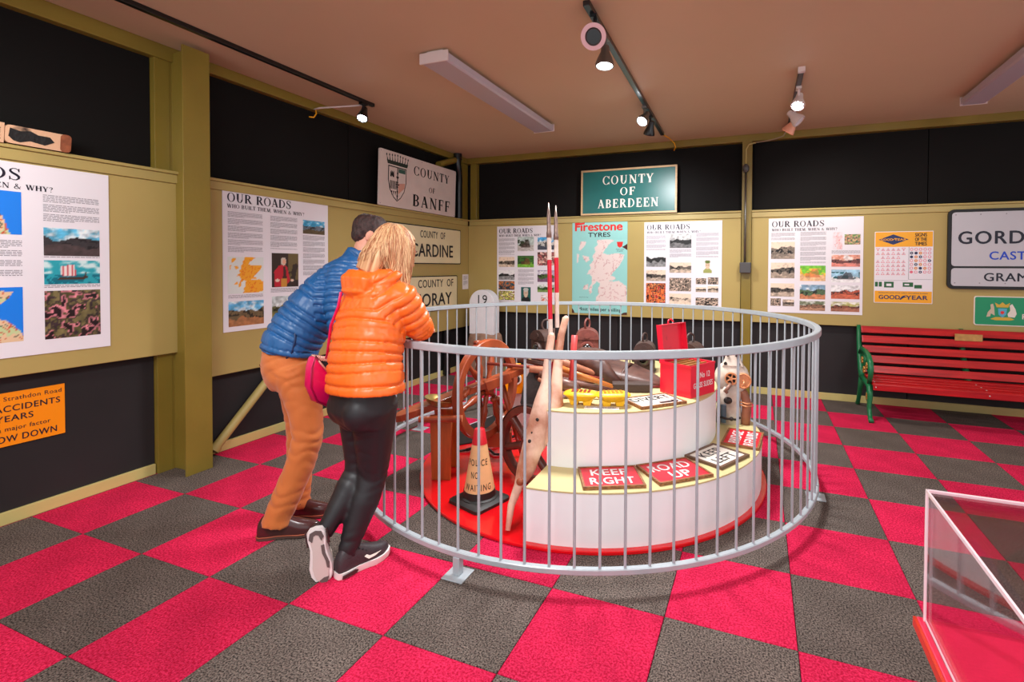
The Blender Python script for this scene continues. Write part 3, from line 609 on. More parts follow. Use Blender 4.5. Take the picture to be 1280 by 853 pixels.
for k in range(9):
    for y in (.06, .73): mb.ball((.06+.2*k, y, 0), (.006, .006, .003), 8, 4, T_)
build('rivet', mb, TXT, t, kind='stuff')
GN = mat('green_enamel', (8, 148, 98), .35); F_ = back_wall(4.826, .882)
t, T_ = plate('coat_of_arms_sign', 'green sign with white border and coat of arms, under the large white sign', 'sign', F_, 1.1, .286, WHT, .008, .02)
sheet('face', 1.1, .286, .0092, F_, GN, t, .015, .009); T_ = F_ @ Matrix.Translation((0, 0, .0096)); mb = MB(); put_text(mb, 'R', .378, .072, .05, .045, .02, 1.1, T_); build('lettering', mb, WHT, t)
AR = thing_parent = t
ar = build('coat_of_arms', MB().prism([(.19, .17), (.26, .17), (.255, .11), (.225, .08), (.195, .11)], .001, T_), mat('arms_blue', (90, 175, 205), .5), t)
build('supporter', MB().prism([(.10, .085), (.13, .09), (.135, .05+.07), (.165, .10), (.16, .18), (.15, .215), (.13, .205), (.135, .165), (.11, .13)], .001, T_), mat('arms_fawn', (205, 190, 165), .5), ar)
build('supporter', MB().prism([(.27, .09), (.32, .085), (.335, .12), (.325, .165), (.30, .215), (.28, .20), (.285, .15), (.265, .12)], .001, T_), WHT, ar)
build('arms_gold', MB().prism([(.13, .065), (.17, .085), (.28, .085), (.32, .065), (.28, .055), (.17, .055)], .0008, T_).prism([(.18, .18), (.27, .18), (.285, .225), (.25, .205), (.225, .23), (.20, .205), (.165, .225)], .001, T_), mat('arms_gold', (214, 176, 60), .5), ar)
build('arms_red', MB().prism([(.225+.017*cos(k), .13+.017*sin(k)) for k in range(6)], .0014, T_), RED, ar)
# black drain pipe in the corner, conduit and switch on the steel post
PV = mat('black_plastic', (16, 16, 18), .35)
mb = MB().tube([(-.93, 4.15, 2.93), (-.93, 4.15, 2.80), (-.935, 4.18, 2.72), (-.955, 4.22, 2.62), (-.965, 4.23, 2.5), (-.965, 4.23, 2.09)], .045, 14).cyl((-.93, 4.15, 2.86), (-.93, 4.15, 2.94), .055)
struct('drain_pipe', mb, PV, smooth=True, auto=40)
struct('drain_pipe', MB().cyl((-.99, 4.0, 2.12), (-.99, 4.0, .62), .001).tube([(-.97, 3.95, .60), (-.97, 3.95, .02)], .05, 14), PV, smooth=True, auto=40)
struct('trim_9', MB().cyl((-.95, 3.75, 2.72), (-.95, 4.25, 2.90), .04), OL, smooth=True, auto=40)
GM = mat('grey_metal', (120, 118, 114), .35, .8)
t = thing('switch_box', 'grey switch box with conduit on the steel post', 'switch', (2.70, 4.41, 1.44))
build('box', MB().box((2.645, 4.345, 1.375), (2.765, 4.41, 1.495)), mat('dark_grey_plastic', (74, 72, 72), .4), t, bevel=.008)
build('conduit', MB().tube([(2.70, 4.39, 1.49), (2.70, 4.39, 2.50)], .011, 10), GM, t, smooth=True)
build('conduit', MB().tube([(2.70, 4.39, 2.60), (2.70, 4.39, 2.76), (2.73, 4.39, 2.815), (2.80, 4.39, 2.83)], .009, 10), KHT, t, smooth=True)
build('junction', MB().ball((2.70, 4.385, 2.55), (.035, .03, .05)), mat('dark_grey_plastic', (74, 72, 72), .4), t, smooth=True)
t = tag(build('ceiling_cable', MB().tube([(2.80, 4.39, 2.83), (2.9, 4.40, 2.84), (3.0, 4.38, 2.85), (3.08, 4.36, 2.87), (3.11, 4.34, 2.92)], .007, 8), mat('cable_grey', (150, 130, 105), .5), smooth=True), 'thin grey cable from the steel post to the short track', 'cable')
# ------------------------------------------------------------------ ceiling fittings
FX = mat('batten_casing', (214, 196, 192), .35)
def batten(x0, x1, y0, y1, label, lit=False):
    t = thing('fluorescent_batten', label, 'light', ((x0+x1)/2, (y0+y1)/2, CEIL), 'fluorescent battens')
    build('mounting_plate', MB().box((x0+.05, y0+.01, CEIL-.03), (x1-.05, y1-.01, CEIL)), FX, t)
    rg = []
    for y in (y0, y1): rg.append([(x0, y, CEIL-.03), (x0+.004, y, CEIL-.075), (x0+.02, y, CEIL-.085), (x1-.02, y, CEIL-.085), (x1-.004, y, CEIL-.075), (x1, y, CEIL-.03)])
    build('diffuser', MB().loft(rg), mat('batten_diffuser', (186, 176, 186), .25) if not lit else mat('lit_diffuser', (255, 250, 245), .3, emit=((255, 248, 240), 2.0)), t, bevel=.003)
    for y in (y0, y1): build('end_cap', MB().box((x0-.003, y-.006, CEIL-.088), (x1+.003, y+.006, CEIL-.012)), FX, t, bevel=.004)
    return t
batten(.60, .83, 1.39, 3.28, 'unlit white fluorescent batten on the ceiling above the couple')
batten(4.47, 4.66, 2.2, 3.75, 'unlit fluorescent batten at the top right corner of the ceiling')
TRK = mat('track_black', (10, 10, 12), .3, coat=.3); LEDM = mat('led_lens', (235, 240, 255), .3, emit=((240, 246, 255), 14)); LEDO = mat('lamp_glass_warm', (250, 200, 180), .2, emit=((255, 190, 160), 1.2))
def spot(parent, x, y, aim, m_, led, size=.055, ztrack=CEIL-.03, style='cup', drop=.10):
    a = Vector(aim).normalized(); base = Vector((x, y, ztrack)); piv = base+Vector((0, 0, -drop)); F = a.to_track_quat('Z', 'Y').to_matrix().to_4x4(); F.translation = piv
    h = build('spot_head', MB().lathe([(.018, -.075), (.026, -.07), (.03, -.03), (size*.8, .01), (size, .045), (size, .06), (size*.86, .062), (size*.86, .05)], (0, 0, 0), 24, F), m_, parent, smooth=True, auto=50)
    build('stem', MB().cyl(base, piv+Vector((0, 0, .02)), .011, n=10).box((x-.02, y-.035, ztrack-.02), (x+.02, y+.035, ztrack)), m_, h)
    if style == 'led':
        build('lens_plate', MB().lathe([(.001, .050), (size*.85, .050), (size*.85, .052), (.001, .052)], (0, 0, 0), 20, F), mat('lens_dark', (40, 42, 50), .2), h)
        mb = MB()
        for rr, n in ((0, 1), (size*.4, 6), (size*.68, 10)):
            for k in range(n): mb.ball((rr*cos(2*pi*k/n), rr*sin(2*pi*k/n), .054), .007, 8, 6, F)
        build('led', mb, led, h, kind='stuff', smooth=True)
    elif style == 'ring':
        build('rim', MB().ring((0, 0, .058), size*1.08, size*.72, -.012, .006, 32, F), mat('pink_rim', (214, 168, 172), .35), h, smooth=True, auto=40)
        build('reflector', MB().lathe([(.001, .03), (size*.72, .052), (size*.72, .054), (.001, .032)], (0, 0, 0), 20, F), GM, h, smooth=True)
        build('chip', MB().ball((0, 0, .038), (.013, .013, .008), 10, 6, F), mat('amber_chip', (240, 170, 60), .4, emit=((255, 180, 70), 2.0)), h, smooth=True)
    elif style == 'off': build('lens', MB().lathe([(.001, .050), (size*.85, .050), (size*.85, .054), (.001, .056)], (0, 0, 0), 20, F), led, h)
    else: build('lens', MB().lathe([(.001, .050), (size*.85, .050), (size*.7, .060), (.001, .066)], (0, 0, 0), 20, F), led, h, smooth=True)
    return h
t = thing('track_light', 'long black track running along the left wall with one lit spot', 'light', (-.50, .3, CEIL))
build('track', MB().box((-.515-.018, -2.5, CEIL-.03), (-.515+.018, 2.15, CEIL)), TRK, t, bevel=.003)
spot(t, -.51, 2.02, (.25, -.55, -1), TRK, LEDM, .05, style='led')
t = tag(build('track_cable', MB().tube([(-.51, 2.05, 2.9), (-.7, 1.98, 2.885), (-.9, 1.9, 2.87), (-.955, 1.89, 2.86)], .008, 8), FX, smooth=True), 'short white cable from the left track to the wall beam', 'cable')
t = tag(build('cable_tail', MB().tube([(-.955, 1.9, 2.87), (-.93, 1.89, 2.82), (-.94, 1.87, 2.78), (-.965, 1.84, 2.78)], .006, 8), YE, smooth=True), 'loose yellow cable end at the left wall beam', 'cable')
t = thing('track_light', 'long black track with four spots in the middle of the ceiling', 'light', (1.88, 2.6, CEIL))
d = Vector((1.825, 4.04, CEIL-.018))-Vector((1.92, 1.15, CEIL-.018)); F = frame((1.92, 1.15, CEIL-.018), d, (-d.y, d.x, 0))
build('track', MB().box((0, -.02, -.014), (d.length, .02, .018), F), TRK, t, bevel=.003)
spot(t, 1.93, 1.28, (.12, -.75, -.35), TRK, LEDM, .068, style='ring', drop=.12)
spot(t, 1.91, 1.55, (0, -.1, -1), GM, LEDM, .06, drop=.13)
spot(t, 1.85, 3.0, (-.25, -.6, -.7), GM, LEDM, .055, drop=.10)
spot(t, 1.84, 3.3, (-.3, .4, -.9), TRK, LEDO, .055, style='off', drop=.12)
t = tag(build('cable_tail', MB().tube([(1.825, 4.04, 2.92), (1.86, 4.25, 2.93), (1.9, 4.40, 2.90), (1.91, 4.425, 2.86), (1.89, 4.43, 2.82)], .006, 8), YE, smooth=True), 'loose yellow cable end behind the middle track', 'cable')
t = thing('track_light', 'short black track with three spots, right of the steel post', 'light', (3.13, 3.4, CEIL))
build('track', MB().box((3.11, 2.62, CEIL-.03), (3.15, 4.31, CEIL)), TRK, t, bevel=.003); build('end_cap', MB().box((3.105, 2.58, CEIL-.034), (3.155, 2.625, CEIL)), FX, t)
spot(t, 3.135, 2.95, (-.15, -.5, -.8), FX, LEDM, .055, style='led', drop=.11)
spot(t, 3.13, 3.35, (.45, -.1, -.5), FX, PAPER, .06, style='off', drop=.13)
spot(t, 3.12, 3.65, (-.55, .2, -.8), mat('lamp_shade_orange', (238, 170, 140), .35), LEDO, .06, style='off', drop=.13)
# ------------------------------------------------------------------ bench
BR = mat('bench_red', (206, 26, 30), .3, rgb2=(160, 10, 22), scale=5, stretch=(.6, 6, 6), coat=.3, bump=.15, bscale=20); GI = mat('green_cast_iron', (18, 112, 66), .35, bump=.2, bscale=50); GO = mat('gilt', (196, 146, 76), .35, .6)
t = thing('park_bench', 'red slatted park bench with green cast iron ends by the back wall', 'bench', (4.72, 4.05, 0))
x0, x1 = 3.85, 5.60
for k in range(5):
    z = .80-.094*k; y = 4.37-.045*k
    F = frame((x0, y, z), (1, 0, 0), (0, .38, 1)); build('slat', MB().box((0, -.036, -.012), (x1-x0, .036, .012), F), BR, t, bevel=.004)
for k, (y, z) in enumerate(((4.13, .375), (4.03, .365), (3.92, .365), (3.81, .36))):
    build('slat', MB().box((x0, y-.042, z-.022), (x1, y+.042, z+.004)), BR, t, bevel=.005)
build('front_slat', MB().box((x0, 3.745, .305), (x1, 3.77, .362)), BR, t, bevel=.004)
for x in (3.835, 5.615, 4.72):
    mid = x == 4.72
    pf = [(x, 4.42, .84), (x, 4.40, .70), (x, 4.34, .55), (x, 4.26, .42), (x, 4.20, .34)]
    e = build('bench_end' if not mid else 'centre_support', MB().tube(pf, [.018, .022, .025, .03, .03], 10), GI, t, smooth=True)
    if not mid: build('rear_leg', MB().tube([(x, 4.20, .36), (x, 4.28, .2), (x, 4.36, .08), (x, 4.40, .02), (x, 4.43, .015)], [.028, .024, .02, .02, .022], 10), GI, e, smooth=True)
    if not mid: build('front_leg', MB().tube([(x, 4.22, .34), (x, 4.0, .33), (x, 3.84, .32), (x, 3.80, .24), (x, 3.84, .12), (x, 3.78, .03), (x, 3.73, .015)], [.026, .026, .026, .024, .020, .02, .024], 10), GI, e, smooth=True)
    if not mid:
        build('arm_rest', MB().tube([(x, 4.33, .56), (x, 4.22, .62), (x, 4.05, .62), (x, 3.90, .60), (x, 3.81, .55), (x, 3.78, .48), (x, 3.80, .42), (x, 3.85, .35)], [.018, .022, .024, .024, .026, .024, .022, .02], 10), GI, e, smooth=True)
        mb = MB()
        for cy, cz, rr in ((4.12, .52, .09), (3.90, .50, .075), (3.92, .20, .05)):
            mb.tube([(x, cy+rr*cos(a)*(1-a/16), cz+rr*sin(a)*(1-a/16)) for a in [i*.5 for i in range(22)]], .010, 8)
        build('scroll', mb, GI, e, smooth=True)
        mb = MB()
        for cy, cz in ((4.12, .52), (3.90, .50), (4.03, .44), (3.86, .22)):
            for k in range(5): a = k*1.256; mb.ball((x-.012, cy+.022*cos(a), cz+.022*sin(a)), (.012, .014, .014), 8, 6)
            mb.ball((x-.016, cy, cz), .012, 8, 6)
        build('gilt_rosette', mb, GO, e, smooth=True)
build('brass_plaque', MB().box((4.64, 4.318, .735), (4.86, 4.325, .80)), mat('brass', (206, 160, 96), .3, .7, var=.2, scale=20), t)
mb = MB()
for x in (3.87, 4.72, 5.58):
    for y in (4.03, 3.92, 3.81): mb.ball((x, y, .37), (.006, .006, .003), 8, 4)
    mb.ball((x, 3.744, .335), (.006, .003, .006), 8, 4)
build('bolt', mb, FX, t, kind='stuff')
# ------------------------------------------------------------------ railing
ST = mat('galvanised_paint', (178, 186, 192), .34, .15, var=.06, scale=14, bump=.1, bscale=60)
RC = (1.636, 1.983); RR = 1.56
rail_ = thing('circular_railing', 'circular grey metal railing around the display in the middle of the room', 'railing', (RC[0], RC[1], 0))
def sqring(z0, z1, w, ch=.004, n=120):
    rg = []
    for i in range(n):
        a = 2*pi*i/n; rg.append([(RC[0]+q*cos(a), RC[1]+q*sin(a), z) for q, z in ((RR-w/2, z0+ch), (RR-w/2+ch, z0), (RR+w/2-ch, z0), (RR+w/2, z0+ch), (RR+w/2, z1-ch), (RR+w/2-ch, z1), (RR-w/2+ch, z1), (RR-w/2, z1-ch))])
    return MB().loft(rg, None, False, True)
build('top_rail', sqring(1.032, 1.068, .036), ST, rail_, smooth=True, auto=30); build('bottom_rail', sqring(.088, .116, .03), ST, rail_, smooth=True, auto=30)
b0 = None
for k in range(88):
    a = R(-92.9+k*360/88)
    if b0 is None:
        b0 = build('bar', MB().tube([(0, 0, .112), (0, 0, 1.036)], .0065, 10), ST, smooth=True, auto=40); b0.parent = rail_; b = b0
    else: b = b0.copy(); COL.objects.link(b)
    b.location = (RR*cos(a), RR*sin(a), 0)
for k in range(4):
    a = R(-92.9+90*k); x, y = RC[0]+RR*cos(a), RC[1]+RR*sin(a)
    p = build('foot_post', MB().box((x-.018, y-.018, .006), (x+.018, y+.018, .09)), ST, rail_, bevel=.003)
    build('foot_plate', MB().box((x-.055, y-.055, 0), (x+.055, y+.055, .006)), ST, p, bevel=.002)
# ------------------------------------------------------------------ podium
PC = (1.70, 1.94)
def sector(r, a0, a1, z0, z1, r0=0.0, n=60):
    pts = [(r*cos(R(a0+(a1-a0)*i/n)), r*sin(R(a0+(a1-a0)*i/n))) for i in range(n+1)]
    pts += [(0, 0)] if r0 == 0 else [(r0*cos(R(a1-(a1-a0)*i/n)), r0*sin(R(a1-(a1-a0)*i/n))) for i in range(n+1)]
    return MB().prism(pts, z1, Matrix.Translation((PC[0], PC[1], 0)), z0)
RB = mat('red_gloss_board', (226, 12, 24), .22, coat=.4, var=.06, scale=3); PW = mat('white_drum_paint', (246, 247, 248), .4, var=.03, scale=2, bump=.06, bscale=8); PT = mat('podium_top_khaki', (206, 190, 136), .55, var=.05, scale=6)
tag(build('red_disc_base', MB().lathe([(.001, 0), (1.207, 0), (1.212, .004), (1.212, .016), (1.207, .02), (.001, .02)], (PC[0], PC[1], 0), 96), RB, smooth=True, auto=30), 'round glossy red board on the carpet under the white podium', 'base board')
pod = thing('display_podium', 'white two tier round podium with khaki tops inside the railing', 'podium', (PC[0], PC[1], .02))
build('lower_tier', sector(1.178, -88, 149, .0205, .294), PW, pod, smooth=True, auto=30); build('lower_top', sector(1.182, -88, 149, .294, .302), PT, pod, smooth=True, auto=30)
build('upper_tier', sector(.885, -88, 149, .302, .612), PW, pod, smooth=True, auto=30); build('upper_top', sector(.889, -88, 149, .612, .62), PT, pod, smooth=True, auto=30)
# ------------------------------------------------------------------ boards lying on the podium
SR = mat('sign_red', (222, 22, 46), .35, var=.08, scale=8); FRM = mat('worn_timber', (176, 118, 70), .55, rgb2=(96, 56, 34), scale=18, bump=.3, stretch=(1, 6, 6))
def lying(name, label, bl, fl, fr, z, face, ink, rows, th=.012, frm=FRM, bw=.012):
    x = Vector((fr[0]-fl[0], fr[1]-fl[1], 0)); w = x.length; y = Vector((bl[0]-fl[0], bl[1]-fl[1], 0)); F = frame((fl[0], fl[1], z+.001), x, y); h = abs(y.dot(F.col[1].to_3d()))
    t = thing(name, label, 'sign', (fl[0], fl[1], z))
    build('backing', MB().box((0, 0, 0), (w, h, th-.004), F), frm, t); build('face', MB().box((bw, bw, th-.004), (w-bw, h-bw, th), F), face, t)
    for a, b in (((0, 0), (w, bw)), ((0, h-bw), (w, h)), ((0, bw), (bw, h-bw)), ((w-bw, bw), (w, h-bw))):
        build('frame_strip', MB().box((a[0], a[1], th-.004), (b[0], b[1], th+.004), F), frm, t)
    mb = MB(); T_ = F @ Matrix.Translation((0, 0, th+.0003))
    for s, cx, by, hh, ww in rows: put_text(mb, s, cx*w, by*h, hh*h, ww*w, .022, 1.05, T_, 'c', .0006)
    build('lettering', mb, ink, t); return t, T_, w, h
WI = mat('white_ink', (244, 238, 236), .45)
lying('keep_right_sign', 'red KEEP RIGHT board, leftmost on the lower podium step', (1.919, 1.062), (2.029, .831), (2.321, .975), .302, SR, WI, (('KEEP', .5, .55, .30, .62), ('RIGHT', .5, .14, .30, .72)))
lying('road_up_sign', 'red ROAD UP board, second on the lower podium step', (2.215, 1.215), (2.383, 1.019), (2.631, 1.242), .302, SR, WI, (('ROAD', .5, .54, .30, .74), ('UP', .52, .14, .30, .36)))
lying('keep_left_sign', 'white KEEP LEFT board with brown frame on the lower podium step', (2.437, 1.453), (2.665, 1.345), (2.808, 1.613), .302, WHT, BLACK, (('KEEP', .5, .56, .26, .62), ('LEFT', .5, .18, .26, .60)), frm=mat('dark_timber', (104, 74, 56), .5, bump=.3), bw=.018)
lying('bridge_repairs_sign', 'red BRIDGE REPAIRS board at the far right of the lower step', (2.632, 1.765), (2.860, 1.735), (2.892, 2.068), .302, SR, WI, (('BRIDGE', .5, .54, .30, .74), ('REPAIRS', .5, .14, .30, .80)))
t, T_, w, h = lying('divert_sign', 'white DIVERT board with an arrow in front of the red box', (2.107, 1.435), (2.232, 1.248), (2.455, 1.478), .62, WHT, BLACK, (('DIVERT', .5, .52, .34, .84),))
build('arrow', MB().prism([(.5*w, .15*h), (.8*w, .15*h), (.8*w, .06*h), (.93*w, .22*h), (.8*w, .38*h), (.8*w, .28*h), (.5*w, .28*h)], .0008, T_), BLACK, t)
for (x, y, z, a, lb) in ((1.92, 1.15, .621, 14, 'small white card at the front edge of the upper tier'), (2.50, 1.71, .621, 60, 'small white card beside the red slide box')):
    F = Matrix.Translation((x, y, z)) @ Matrix.Rotation(R(a), 4, 'Z'); t = thing('caption_card', lb, 'card', (x, y, .62)); build('card', MB().box((0, 0, 0), (.20 if a < 20 else .13, .05, .0025), F), PAPER, t)
    mb = MB(); put_lines(mb, .01, .18 if a < 20 else .11, .042, .006, F @ Matrix.Translation((0, 0, .0028)), 3, .009); build('body_text', mb, TXT, t, kind='stuff')
# ------------------------------------------------------------------ cast road studs
YC = mat('yellow_cast_iron', (240, 184, 22), .4, var=.12, scale=20, bump=.3, bscale=60); RD = mat('dark_red_pad', (150, 54, 30), .5)
def stud(x, y, rz, label, dark):
    t = thing('road_stud', label, 'road stud', (x, y, .62), 'yellow cast road studs')
    F = Matrix.Translation((x, y, .621)) @ Matrix.Rotation(R(rz), 4, 'Z'); n = 28; rg = []
    for sx, sy, z in ((.050, .030, .026), (.088, .050, .048), (.106, .062, .064), (.100, .058, .072), (.078, .042, .080)):
        rg.append([(sx*math.copysign(abs(cos(2*pi*k/n))**.7, cos(2*pi*k/n)), sy*math.copysign(abs(sin(2*pi*k/n))**.7, sin(2*pi*k/n)), z) for k in range(n)])
    build('housing', MB().loft(rg, F), YC, t, smooth=True, auto=40)
    for s in (-1, 1):
        build('leg', MB().prism([(s*.018, 0), (s*.012, .034), (s*.072, .040), (s*.058, 0)], .025, F @ Matrix.Rotation(pi/2, 4, 'X'), -.035), YC, t, bevel=.003)
    m_ = RD if dark else mat('gold_pad', (206, 140, 30), .45)
    for i in range(5):
        for j in range(3):
            build('raised_pad', MB().cbox((-.048+.024*i, -.022+.022*j, .081), (.014, .012, .008), F), m_, t)
    return t
stud(1.875, 1.225, 10, 'yellow cast road stud with dark red pads, left of the pair', True); stud(2.055, 1.275, 24, 'yellow cast road stud with golden pads, beside the DIVERT board', False)
# ------------------------------------------------------------------ red slide box
RX = mat('red_painted_tin', (216, 6, 48), .35, rgb2=(236, 30, 60), scale=14, contrast=(.62, .7), coat=.2)
A = Vector((2.252, 1.703, .621)); F = frame(A, (.208, -.106, 0), (.106, .208, 0))       # x along the front, y back, z up
t = thing('slide_box', 'open bright red tin box with white lettering on the upper tier', 'box', A)
w, d, h, q = .235, .27, .20, .006
for nm, lo, hi in (('front_panel', (0, 0, 0), (w, q, h)), ('back_panel', (0, d-q, 0), (w, d, h)), ('side_panel', (0, q, 0), (q, d-q, h)), ('side_panel', (w-q, q, 0), (w, d-q, h)), ('bottom_panel', (q, q, 0), (w-q, d-q, q))):
    build(nm, MB().box(lo, hi, F), RX, t)
build('rim', MB().box((-.004, -.004, h-.012), (w+.004, 0, h+.003), F).box((w, 0, h-.012), (w+.004, d, h+.003), F), RX, t)
LF = F @ Matrix.Translation((0, 0, h)) @ Matrix.Rotation(R(-97), 4, 'Y')
ld = build('lid', MB().box((0, 0, 0), (w, d, .006), LF).box((0, 0, -.035), (w, .006, 0), LF).box((0, d-.006, -.035), (w, d, 0), LF).box((w-.006, .006, -.035), (w, d-.006, 0), LF), RX, t)
build('lid_handle', MB().tube([LF @ Vector((w, d*.5-.03, -.01)), LF @ Vector((w+.025, d*.5-.02, -.01)), LF @ Vector((w+.03, d*.5+.01, -.01)), LF @ Vector((w+.012, d*.5+.03, -.01))], .005, 8), RX, ld, smooth=True)
for k in range(14): build('glass_slide', MB().box((.018+.015*k, .02, .03), (.022+.015*k, d-.02, h-.012+.004*(k % 3)), F), mat('brass_edge', (196, 142, 84), .4, .4), t)
FS_ = frame(F @ Vector((w+.0004, .0, 0)), F.to_3x3() @ Vector((0, 1, 0)), (0, 0, 1)); mb = MB(); put_text(mb, 'No 12', .10, .115, .036, .11, .02, 1.1, FS_); put_text(mb, 'GLASS SLIDES', .03, .055, .034, .215, .02, 1.05, FS_)
build('lettering', mb, WI, t)
# ------------------------------------------------------------------ old lamps
LR = mat('rusty_red_lamp', (122, 62, 54), .5, var=.3, scale=25, bump=.3, bscale=50); LD = mat('dark_brown_lamp', (74, 52, 46), .5, var=.4, scale=25, bump=.3, bscale=50); LG = mat('lens_glass', (10, 10, 12), .08, coat=1.0)
def road_lamp(x, y, rz, m_, label, s=1.0):
    F = Matrix.Translation((x, y, .621)) @ Matrix.Rotation(R(rz), 4, 'Z') @ Matrix.Scale(s, 4); t = thing('road_lamp', label, 'lamp', (x, y, .62), 'old road lamps')
    build('body', MB().box((-.085, -.08, .01), (.085, .08, .185), F).box((-.092, -.088, 0), (.092, .088, .014), F), m_, t, bevel=.004)
    hood = [(.09*cos(pi*k/12), .185+.075*sin(pi*k/12)) for k in range(13)]
    build('hood', MB().prism(hood, .09, F @ Matrix.Rotation(pi/2, 4, 'X'), -.09), m_, t, smooth=True, auto=35)
    build('badge', MB().cyl((0, -.09, .215), (0, -.096, .215), .022, M_=F), m_, t)
    ln = build('lens_ring', MB().cyl((0, -.078, .115), (0, -.105, .115), .058, .052, 24, F), m_, t, smooth=True, auto=35)
    build('lens', MB().ball((0, -.098, .115), (.042, .018, .042), 20, 12, F), LG, ln, smooth=True)
    sl = build('side_lens', MB().cyl((-.08, 0, .115), (-.11, 0, .115), .045, .04, 20, F), m_, t, smooth=True, auto=35)
    build('handle', MB().tube([(.018*cos(a), .030*cos(a), .290+.042*sin(a)) for a in [R(-70+32*i) for i in range(11)]], .008, 8, M_=F), m_, t, smooth=True)
    build('bracket', MB().tube([(-.092, -.03, .15), (-.125, -.03, .15), (-.125, -.03, .03), (-.092, -.03, .03)], .005, 6, M_=F), m_, t, smooth=True)
    return t
road_lamp(1.486, 2.47, 18, LR, 'rusty red road lamp with round glass lens at the back of the podium', 1.12)
road_lamp(1.19, 2.28, -28, LD, 'dark brown road lamp behind the striped rods', 1.12)
road_lamp(2.02, 2.30, 8, LD, 'dark lamp half hidden behind the open lid of the red box', .9)
road_lamp(2.37, 2.30, -12, LD, 'dark lamp between the red box and the grey machine', .95)
# orange plastic lamp
OP = mat('orange_plastic', (244, 150, 14), .3)
F = Matrix.Translation((.80, 2.46, .303)) @ Matrix.Rotation(R(22), 4, 'Z'); t = thing('orange_lamp', 'orange plastic road lamp at the left end of the lower tier', 'lamp', (.80, 2.46, .302))
build('case', MB().prism(rrect(-.08, 0, .08, .21, .03), .06, F @ Matrix.Rotation(pi/2, 4, 'X'), -.06), OP, t, smooth=True, auto=40)
build('lens_ring', MB().cyl((.02, -.06, .13), (.02, -.075, .13), .05, .048, 20, F), WHT, t); build('lens', MB().ball((.02, -.072, .13), (.036, .015, .036), 16, 10, F), LG, t, smooth=True)
build('handle', MB().tube([(-.05, 0, .20), (-.05, 0, .25), (.05, 0, .25), (.05, 0, .20)], .011, 8, M_=F), OP, t, smooth=True)
# ------------------------------------------------------------------ pile of old tools on the podium
WD = mat('dark_old_wood', (110, 66, 50), .5, rgb2=(64, 36, 30), scale=14, bump=.4, stretch=(1, 1, 1)); WL = mat('pale_worn_wood', (246, 208, 184), .5, rgb2=(176, 104, 72), scale=5, contrast=(.32, .55), bump=.7, bscale=30, detail=8)
WO = mat('orange_handle_wood', (204, 118, 52), .35, var=.2, scale=12, coat=.2); WP = mat('pinkish_wood', (186, 120, 90), .5, var=.3, scale=10, bump=.4); IR = mat('dark_iron', (58, 48, 46), .45, .5, var=.3, scale=20, bump=.4)
LE = mat('worn_leather', (104, 70, 60), .45, rgb2=(62, 38, 34), scale=9, bump=.5, bscale=30); MAR = mat('maroon_piping', (112, 36, 38), .4)
def stick(name, label, pts, r, m_, cat='tool', g=None):
    o = build(name, MB().tube(pts, r, 12), m_, smooth=True); return tag(o, label, cat, g)
stick('wooden_stick', 'orange varnished handle lying under the leather bellows', [(1.60, 1.50, .775), (1.75, 1.53, .725), (1.97, 1.58, .655)], [.021, .019, .015], WO)
stick('wooden_stick', 'thick dark stick with pale worn end under the orange handle', [(1.53, 1.40, .735), (1.75, 1.40, .70), (2.02, 1.49, .648)], [.026, .023, .016], WD)
stick('wooden_stick', 'thin brown stick just above the yellow road studs', [(1.55, 1.33, .72), (1.8, 1.34, .66), (2.04, 1.42, .638)], [.012, .013, .012], WP)
stick('wooden_stick', 'curved pinkish handle overhanging the left edge of the pile', [(1.22, 1.66, .80), (1.36, 1.62, .815), (1.55, 1.64, .79), (1.9, 1.76, .66)], [.017, .022, .026, .018], WP)
stick('wooden_stick', 'short brown handle with cut round end, left of the pale timber', [(1.39, 1.53, .735), (1.55, 1.60, .72), (1.80, 1.72, .65)], [.023, .026, .02], WP)
stick('wooden_stick', 'slim dark handle with a tapered tip, left side of the pile', [(1.25, 1.63, .775), (1.45, 1.66, .745), (1.8, 1.8, .66)], [.014, .02, .016], WD)
stick('wooden_stick', 'long thin red-brown bar poking left towards the wooden wheel', [(1.08, 1.50, .755), (1.5, 1.60, .735), (1.9, 1.72, .66)], [.011, .012, .012], mat('red_brown_bar', (140, 60, 46), .4))
stick('wooden_stick', 'short red painted handle standing up beside the pale timber', [(1.75, 1.36, .64), (1.755, 1.40, .80), (1.76, 1.42, 1.0)], [.016, .018, .020], mat('red_handle', (206, 64, 62), .4))
t = thing('old_shovel', 'dark iron shovel blade hanging at the left of the pile', 'shovel', (1.35, 1.60, .45))
F = frame((1.31, 1.60, .74), (.86, -.02, -.25), (-.35, .25, 1)); F = frame((1.355, 1.63, .715), (.83, .3, -.35), (-.42, .05, .9))
build('blade', MB().prism([(0, 0), (.09, .02), (.14, -.04), (.16, -.20), (.12, -.27), (.06, -.29), (.02, -.24), (-.01, -.10)], .006, F), IR, t, smooth=True, auto=30)
build('shaft', MB().tube([F @ Vector((.06, -.05, .01)), (1.50, 1.70, .75), (1.85, 1.9, .66)], .016, 10), WD, t, smooth=True)
t = thing('leather_bellows', 'large worn brown leather bellows on top of the podium', 'bellows', (1.9, 1.95, .62))
rg = []; rg2 = []
for x, y, w_, zb, zt in ((1.56, 1.90, .05, .70, .80), (1.63, 1.93, .14, .66, .84), (1.72, 1.96, .20, .64, .83), (1.80, 1.97, .22, .63, .80), (1.86, 1.97, .21, .63, .74), (1.98, 1.95, .20, .63, .725), (2.10, 1.91, .16, .63, .70), (2.20, 1.87, .09, .625, .67), (2.27, 1.85, .04, .622, .64)):
    rg.append([(x+.25*w_*cos(a)*.3, y+w_*cos(a), (zt if sin(a) > 0 else zb)*abs(sin(a))**.5+(zb+.012)*(1-abs(sin(a))**.5)) for a in [2*pi*k/20 for k in range(20)]])
